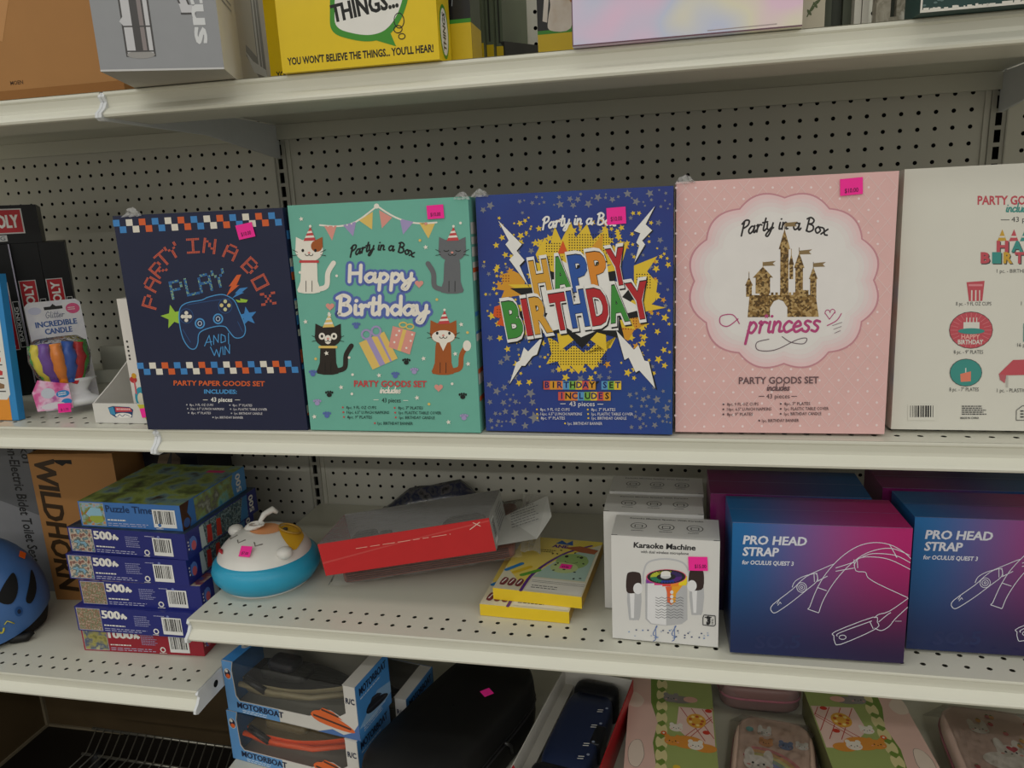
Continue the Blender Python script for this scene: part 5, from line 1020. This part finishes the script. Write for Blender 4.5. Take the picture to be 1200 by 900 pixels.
# ------------------------------------------------------------------ base deck
zd = ZD + .0006; SB = M('#3f86c9', .4, .4); SBD = M('#2a62ae', .4, .4); WC = M('#cfccc6', .5, .2); NV = M('#1a2440', .45)
def hull(parent, col, col2, L=.208, name='toy_boat'):
    b = MB(); n = 13; vs = []; sec = 9
    for i in range(n):
        f = i/(n-1); wd = .037*math.sin(min(1, (1-f)*1.6+.05)*1.57)*(.75+.25*min(1, f*6)); dp = .043*(1-.35*f)
        for k in range(sec):
            an = math.pi*k/(sec-1); vs.append((.020+f*L, .048+wd*math.cos(an), .053 - dp*math.sin(an)**.7 + .012*f*f))
    b.add(vs, [(i*sec+k, i*sec+k+1, (i+1)*sec+k+1, (i+1)*sec+k) for i in range(n-1) for k in range(sec-1)], col, True); b.add(vs, [tuple(i*sec for i in range(n)) + tuple(i*sec+sec-1 for i in range(n-1, -1, -1))], col2); b.tube([(.022,.010,.047),(.09,.0095,.045),(.16,.012,.048),(.215,.03,.054)], .0045, col, 8); b.rbox(.05,.135,.026,.070,.050,.070,col2,.01); b.rbox(.062,.115,.030,.066,.068,.084,M('#23242a', .3, .4),.01); b.tube([(.035,.010,.060),(.075,.008,.045)], .006, M('#1b1b1c', .3, .4), 8); return b.build(name, parent)
def boat_pic(a, x, y, s, c1, c2):
    a.poly(smooth([(x,y+.012*s),(x+.016*s,y+.020*s),(x+.05*s,y+.010*s),(x+.068*s,y-.002*s),(x+.05*s,y-.004*s),(x+.012*s,y+.002*s)], 3, True), c1); a.up(); a.line([(x+.004*s,y+.011*s),(x+.034*s,y+.006*s),(x+.062*s,y+.001*s)], .003*s, c2, 3, caps=False); a.poly([(x+.012*s,y+.017*s),(x+.020*s,y+.025*s),(x+.036*s,y+.022*s),(x+.050*s,y+.012*s)], c1); a.up(); a.line([(x+.018*s,y+.022*s),(x+.036*s,y+.018*s),(x+.044*s,y+.016*s)], .003*s, c2, 2, caps=False)
def motorboat(lab, X, y, zz, yaw, col, col2, top=True):
    w, d, hh = .2545, .098, .0935; t = thing('motorboat_box', lab, 'toy boat box', MT(X, y, zz, yaw), 'toy motorboat boxes on the bottom deck'); b = MB(); e = .0012
    b.box(0, w, d-e, d, 0, hh, SBD, {'front': M('#a9a698', .6)}); b.box(0, w, 0, d-e, 0, e, M('#a9a698', .6)); b.box(0, e, 0, d-e, e, hh, SB); b.box(w-e, w, 0, d-e, e, hh, SB)
    fr = [(0,0),(w,0),(w,hh),(w-.022,hh),(w-.022,.044),(w-.034,.036),(w-.050,.043),(w-.066,.042),(w-.078,.030),(w-.092,.024),(.026,.022),(.020,.030),(.018,.078),(.022,hh),(0,hh)]
    b.prism(fr, 'y', 0, e, WC); b.box(e, .022, e, d-e, hh-e, hh, SB); b.box(w-.024, w-e, e, d-e, hh-e, hh, WC); a = Art(b, front_frame())
    a.poly([(0,0),(.104,0),(.104,.0225),(.026,.0215),(.0195,.030),(.0175,.078),(.0215,hh),(0,hh)], M('#5d92c8', .4, .4)); a.up(); a.poly([(w-.078,0),(w,0),(w,.03),(w-.012,.012),(w-.03,.004),(w-.05,.010)], M('#4a6ea8', .4, .4)); a.up()
    a.text('MOTORBOAT', .020, .0090, .0105, NV, w=.092, al='L', bold=.06, shear=.05); a.fine(.03,.0015,.06,2,.0035,.0015,M('#c9d8e8'),3); a.ell(.0095,.070,.0072,.010,WC); a.up(); a.ell(.0095,.070,.0062,.009,NV); a.up(); a.ell(.010,.066,.0042,.004,M('#d8602c')); a.ell(.008,.075,.003,.003,WC); a.L -= 2
    boat_pic(a, w-.088, .016, 1.18, M('#d8642c', .4, .4), M('#4a2c22', .4, .4)); a.text('R/C', w-.0115, .063, .0095, NV, w=.016, bold=.03)
    a = Art(b, right_frame(w)); a.poly([(0,0),(d-e,0),(d-e,hh),(0,hh)], M('#4a90d4', .4, .4)); a.up(); a.poly([(0,.02),(d*.6,.05),(d,.04),(d,.02),(d*.4,.012)], M('#8fb8e0', .4, .4)); a.up(); a.text('MOTORBOAT', d*.5, .073, .0125, NV, w=.080, bold=.06); a.fine(.01,.066,.06,1,.003,.002,M('#c9d8e8'),2); boat_pic(a, .022, .024, .98, M('#23252c', .4, .4), M('#3a3c44', .4, .4)); a.fine(.012,.008,.07,3,.004,.0016,M('#c9d8e8'),4)
    a = Art(b, top_frame(hh)); a.ell(.0115,.05,.008,.012,WC); a.up(); a.ell(.0115,.05,.006,.006,NV); b.build('carton', t); hull(t, col, col2)
    b = MB(); b.add([(.018,.0014,.02),(w-.022,.0014,.02),(w-.022,.0014,hh-.002),(.018,.0014,hh-.002)], [(0,1,2,3)], F); b.add([(.022,.0016,hh-.0008),(w-.024,.0016,hh-.0008),(w-.024,d-.002,hh-.0008),(.022,d-.002,hh-.0008)], [(0,1,2,3)], F); o = b.build('clear_window', t); o['label'] = 'clear plastic window'
    return t
OB = M('#ee5a28', .35, .3); OB2 = M('#6f6040', .5); GB = M('#8f8568', .45, .2); GB2 = M('#23231f', .5)
motorboat('motorboat toy box with orange hull, under the other on the deck', -.004, -.392, zd, -.165, OB, OB2); t = motorboat('motorboat toy box with dark olive hull, on top of the orange one', .001, -.392, zd+.0945, -.155, GB, GB2); sticker(t, top_frame(.0935), .085, .06, .016, .012, 0, txt='')
motorboat('motorboat toy box partly hidden behind the front pair', .038, -.285, zd, -.16, GB, GB2)
# black case
t = thing('travel_case', 'black soft zip case with a pink sticker on the bottom deck', 'case', MT(.380, -.352, zd, 1.235)); BKC = M('#070707', .6, .03, var=.2, scale=30)
def pillow(b, L, Wd, z0, z1, m, p=5, rim=.02, n=48, dome=.008):
    prof = [(.90,z0),(.97,z0+.006),(1,z0+rim),(1,z1-rim),(.985,z1-rim*.5),(.955,z1-rim*.18),(.90,z1),(.6,z1+dome*.7),(.25,z1+dome),(.01,z1+dome)]; vs = []
    for k, zz in prof:
        for i in range(n):
            a_ = 2*math.pi*i/n; c, s_ = math.cos(a_), math.sin(a_); r = (abs(c)**p + abs(s_)**p)**(-1/p)
            q = k if k < .9 else 1
            ex, ey = (L - (1-k)*Wd, Wd*k) if k >= .9 else (L*k, Wd*k); vs.append((ex*r*c, ey*r*s_, zz))
    N = len(prof); b.add(vs, [(j*n+i, j*n+(i+1) % n, (j+1)*n+(i+1) % n, (j+1)*n+i) for j in range(N-1) for i in range(n)] + [tuple(range(n-1, -1, -1))], m, True)
b = MB(); pillow(b, .168, .080, 0, .105, BKC, 4.5, .032); b.build('case_shell', t)
def ring(L, Wd, zz, p=4.5, n=48): 
    P = []
    for i in range(n+1):
        a_ = 2*math.pi*i/n; c, s_ = math.cos(a_), math.sin(a_); r = (abs(c)**p+abs(s_)**p)**(-1/p); P.append((L*r*c, Wd*r*s_, zz))
    return P
b = MB(); b.tube(ring(.1685,.0805,.052), .0016, M('#2a2a2c', .3, .3), 6); b.tube(ring(.1685,.0805,.060), .0012, M('#1a1a1c'), 6); zip_o = b.build('zipper', t)
b = MB(); b.tube([(.02,-.082,.06),(.028,-.088,.05),(.03,-.088,.035)], .003, M('#3a3a3a', .3, metal=.6), 6); b.build('zip_pull', zip_o); sticker(t, top_frame(.1125), .040, -.035, .017, .017, -.5, txt='')
# white carton with the navy device
t = thing('open_gift_box', 'open white box with a red right side, beside the black case', 'open box', MT(.482, -.440, zd, -.175)); w, d, hh = .128, .29, .064
IW = M('#c9c6be', .5, .2); RD2 = M('#a81e26', .4, .4); b = MB(); e = .0015
b.box(0, w, 0, d, 0, e, IW); b.box(0, e, 0, d, e, hh, IW); b.box(e, w-e, 0, e, e, hh, WHT); b.box(w-e, w, 0, d, e, hh, IW, {'right': RD2, 'top': RD2}); b.box(e, w-e, d-e, d, e, hh, IW); b.box(e, .018, e, d-e, .028, .030, IW); b.prism([(.001,.001),(.030,.001),(.001,.030)], 'z', hh-.001, hh, RD2)
a = Art(b, front_frame()); a.ell(.022,.054,.008,.012,M('#c98a6a')); a.poly([(.001,.05),(.001,.062),(.004,.062),(.004,.05)], RD2); a = Art(b, top_frame(hh)); a.fine(.004,.006,.012,3,.004,.0016,WHT,3); b.build('tray_body', t)
t = thing('handheld_device', 'navy handheld device with black ends lying inside the open white and red box', 'device', MT(.482, -.440, zd, -.175)); b = MB(); ND = M('#1c2744', .4, .3); pillow(b, .095, .040, .006, .056, ND, 6, .014, dome=.002); a = Art(b, ((0,0,.0583),(1,0,0),(0,1,0),(0,0,1)))
for q in (-.065, -.035, .01, .05):
    for e_ in (0, -.005): a.line([(q+e_, -.020), (q+e_+.002, -.028)], .0015, WHT)
    a.ell(q+.008, -.033, .0025, .0025, M('#8a93a8'), n=8)
ob = b.build('device_body', t); ob.matrix_local = Matrix.Translation((.068, .150, 0)) @ Matrix.Rotation(math.pi/2, 4, 'Z')
b = MB(); b.rbox(.024,.112,.018,.062,.004,.0605,M('#101218', .5, .2),.016); b.build('end_cap', t)
b = MB(); b.rbox(.030,.108,.236,.280,.004,.060,M('#101218', .5, .2),.016); b.build('end_cap', t)
b = MB(); b.rbox(.094,.112,.12,.165,.02,.058,M('#101218', .4, .3),.004); b.build('switch', t)
# picnic puzzle tins and pink cases with cartoon prints
GRS = M('#9dab66', .4, .4); GRS2 = M('#6f8a3a', .4, .4); PKS = M('#ddb9ad', .4, .4); FEN = M('#d8cd96', .4, .4); ORN = M('#d9903c', .4, .4)
def head(a, x, y, r, m, ear=1, s=1):
    for q in (-1, 1): a.ell(x+q*r*.7, y+r*.8, r*.38, r*(.45 if ear else .9), m, n=12)
    a.ell(x, y, r*1.1, r*.9, m, n=18); a.up()
    for q in (-1, 1): a.ell(x+q*r*.4, y, r*.1, r*.12, INK, n=7); a.ell(x+q*r*.7, y-r*.25, r*.16, r*.1, SAL, n=7)
    a.ell(x, y-r*.2, r*.1, r*.07, INK, n=6); a.L -= 1
def picnic(lab, X, y, yaw, w, flip=False, hh=.040, d=.285):
    t = thing('picnic_print_box', lab, 'printed box', MT(X, y, zd, yaw), 'boxes with a picnic print on the bottom deck'); b = MB(); b.box(0, w, 0, d, 0, hh, M('#8a8a5c', .45, .3), {'top': GRS, 'left': M('#6f7048', .5, .2)}); a = Art(b, top_frame(hh)); X_ = (lambda q: w-q) if flip else (lambda q: q)
    def P(pts): return [(X_(x), y_) for x, y_ in pts]
    a.poly(P([(0,0),(.044,0),(.050,.05),(.044,.11),(.050,.16),(.038,.21),(.036,d),(0,d)]), PKS); a.up()
    a.poly(P(smooth([(.008,.060),(.020,.052),(.028,.068),(.030,.085),(.024,.112),(.012,.110),(.005,.090)], 4, True)), M('#e0cfc0')); a.line(P(smooth([(.008,.060),(.020,.052),(.028,.068),(.030,.085),(.024,.112),(.012,.110),(.005,.090)], 4, True)), .0008, M('#8a7a70'), closed=True, caps=False); a.poly(P(smooth([(.0,.20),(.018,.195),(.026,.215),(.012,.235),(0,.23)], 4, True)), M('#e0cfc0'))
    a.poly(P([(.040,0),(.062,0),(.062,d),(.036,d),(.038,.21),(.050,.16),(.043,.11),(.050,.05)]), GRS2); a.up()
    for k in range(int(d/.03)): yy = .01+k*.03; a.poly(P(smooth([(.050,yy),(.058,yy+.006),(.064,yy),(.066,yy+.014),(.062,yy+.026),(.056,yy+.020),(.050,yy+.026),(.047,yy+.013)], 2, True)), FEN)
    a.up(); q0 = [(.085,.205),(w-.002,.205),(w-.002,.105),(.118,.105),(.080,.150)]; a.poly(P(q0), M('#e2c3b8', .4, .4)); a.up()
    for k in range(4): a.line(P([(.088+k*.018,.203),(min(w-.003,.125+k*.018),.203-(min(w-.003,.125+k*.018)-.088-k*.018)*2.1)]), .0014, M('#b5453c')); a.line(P([(max(.09,.10+k*.02-.03),.115+.012*k),(w-.004 if k < 3 else .13,.18+.006*k)]), .0014, M('#b5453c')) if k < 2 else None
    a.up(); a.ell(X_(.113),.172,.016,.018,M('#d8a03c')); a.up()
    for k in range(9): a.ell(X_(.113)+.010*math.cos(k*.7),.172+.011*math.sin(k*.7),.003,.003,M(['#b8542a','#e8d08a'][k % 2]), n=7)
    a.up(); a.ell(X_(.098),.118,.026,.015,ORN, .0); a.ell(X_(.125),.108,.018,.010,ORN); head(a, X_(.110), .112, .011, M('#e6ddd0')); head(a, X_(.074), .118, .012, ORN); head(a, X_(.080), .150, .010, M('#e0d8cc')); a.ell(X_(.088),.224,.022,.010,M('#8a8480')); head(a, X_(.072), .226, .012, M('#8f8a88')); a.ell(X_(.105),.226,.012,.008,M('#d8a898')); a.ell(X_(.060),.135,.005,.005,M('#d8642c'), n=9); a.ell(X_(.060),.135,.002,.002,WHT, n=7)
    for x, yy, c_ in ((.128,.145,'#c23a2a'),(.134,.20,'#c23a2a'),(.122,.05,'#d8b83c'),(.10,.035,'#e0c03c'),(.08,.06,'#d8b83c')): a.ell(X_(min(x, w-.008)), yy, .006, .005, M(c_), n=10)
    if flip: a.rect(w*.34, .0, w*.80, .022, WHT); a.up(); a.fine(w*.4,.012,w*.3,1,.003,.003,INK,3)
    b.build('carton', t); return t
picnic('flat box with picnic print, green hedge and pink sky band, beside the navy device', .6520, -.412, 0.0, .1425); picnic('flat box with picnic print turned the other way, between the pink cases', .964, -.392, .06, .155, True, .050, .25)
def pink_case(lab, X, y, yaw, L, Wd, hh, seed, base='#d8b9a8'):
    t = thing('pencil_case', lab, 'pencil case', MT(X, y, zd, yaw), 'pink printed cases in clear bags'); PC = M(base, .4, .4); b = MB(); pillow(b, L, Wd, 0.001, hh, PC, 5, .010, dome=.001); b.build('case_shell', t); b = MB(); b.tube(ring(L*1.002, Wd*1.004, hh*.55, 5), .0022, M('#b06a78', .4), 6); b.build('zipper', t)
    b = MB(); a = Art(b, ((0,0,hh+.0016),(1,0,0),(0,1,0),(0,0,1))); R = random.Random(seed)
    if seed == 1:
        for k, c_ in enumerate(('#d88a8a', '#e0b078', '#d8cf8a', '#9ab0a0', '#8f9ac8', '#a88ab0')): a.arc(-.02, -.055, .075-.006*k, .085-.007*k, 0, 100, .006, M(c_), 18)
        a.up(); head(a, -.022, -.005, .020, M('#e8e0d8'), 0); head(a, -.012, .045, .010, M('#d89a60')); head(a, .018, .046, .010, M('#6f82a8')); head(a, -.015, .070, .010, M('#e0dcd6'), 0); head(a, .042, .052, .009, M('#e4e0da')); a.ell(-.038,.072,.006,.006,M('#7ab8b8')); a.heart(-.040,.008,.005,M('#c23a5a')); a.ell(-.01,-.045,.024,.014,M('#d8a0a0'))
        for k in range(10): a.ell(-.01+R.uniform(-.02,.02), -.045+R.uniform(-.01,.01), .0025, .0025, M(R.choice(['#c86a6a','#e8d0a0','#b87a9a'])), n=7)
    else:
        a.ell(.0,.0,.034,.020,M('#e4ddd6')); head(a, .01, .022, .018, M('#e6dfd8'), 0); head(a, -.02, .07, .013, M('#d8cfc8'), 0); a.heart(.014,.030,.008,M('#c23a4a')); head(a, .045, -.035, .012, M('#d8a878'))
        for k in range(16): x, yy = R.uniform(-Wd*.8, Wd*.8), R.uniform(-L*.7, L*.8); a.ell(x, yy, .004, .005, M(R.choice(['#b5454c', '#d8a05a', '#c86a6a'])), n=8); a.ell(x, yy+.005, .002, .0015, M('#5a8a4a'), n=6)
    ob = b.build('printed_panel', t); ob.matrix_local = Matrix.Rotation(-math.pi/2, 4, 'Z')
    b = MB(); vs = []; n = 14
    for i in range(n):
        for j in range(8):
            u_, v_ = i/(n-1)*2-1, j/7*2-1; e = max(abs(u_), abs(v_)); vs.append((u_*L*1.08, v_*Wd*1.16, hh+.004 - max(0, (e-.86)/.14)**2*(hh-.004) + R.uniform(0, .0012)))
    b.add(vs, [(i*8+j, (i+1)*8+j, (i+1)*8+j+1, i*8+j+1) for i in range(n-1) for j in range(7)], film('clear_film'), False); o = b.build('clear_bag', t); o['label'] = 'clear plastic bag'; return t
pink_case('pink rounded case with rainbow and animal faces, between the two picnic boxes', .878, -.318, 1.43, .112, .062, .034, 1); pink_case('pink case with red berry print at the right edge of the bottom deck', 1.219, -.275, 1.50, .130, .072, .045, 2, '#cdb0a4')
pink_case('dark pink case lying at the back, behind the rainbow case', .878, -.088, 1.5708, .066, .070, .05, 3, '#8a6a66')
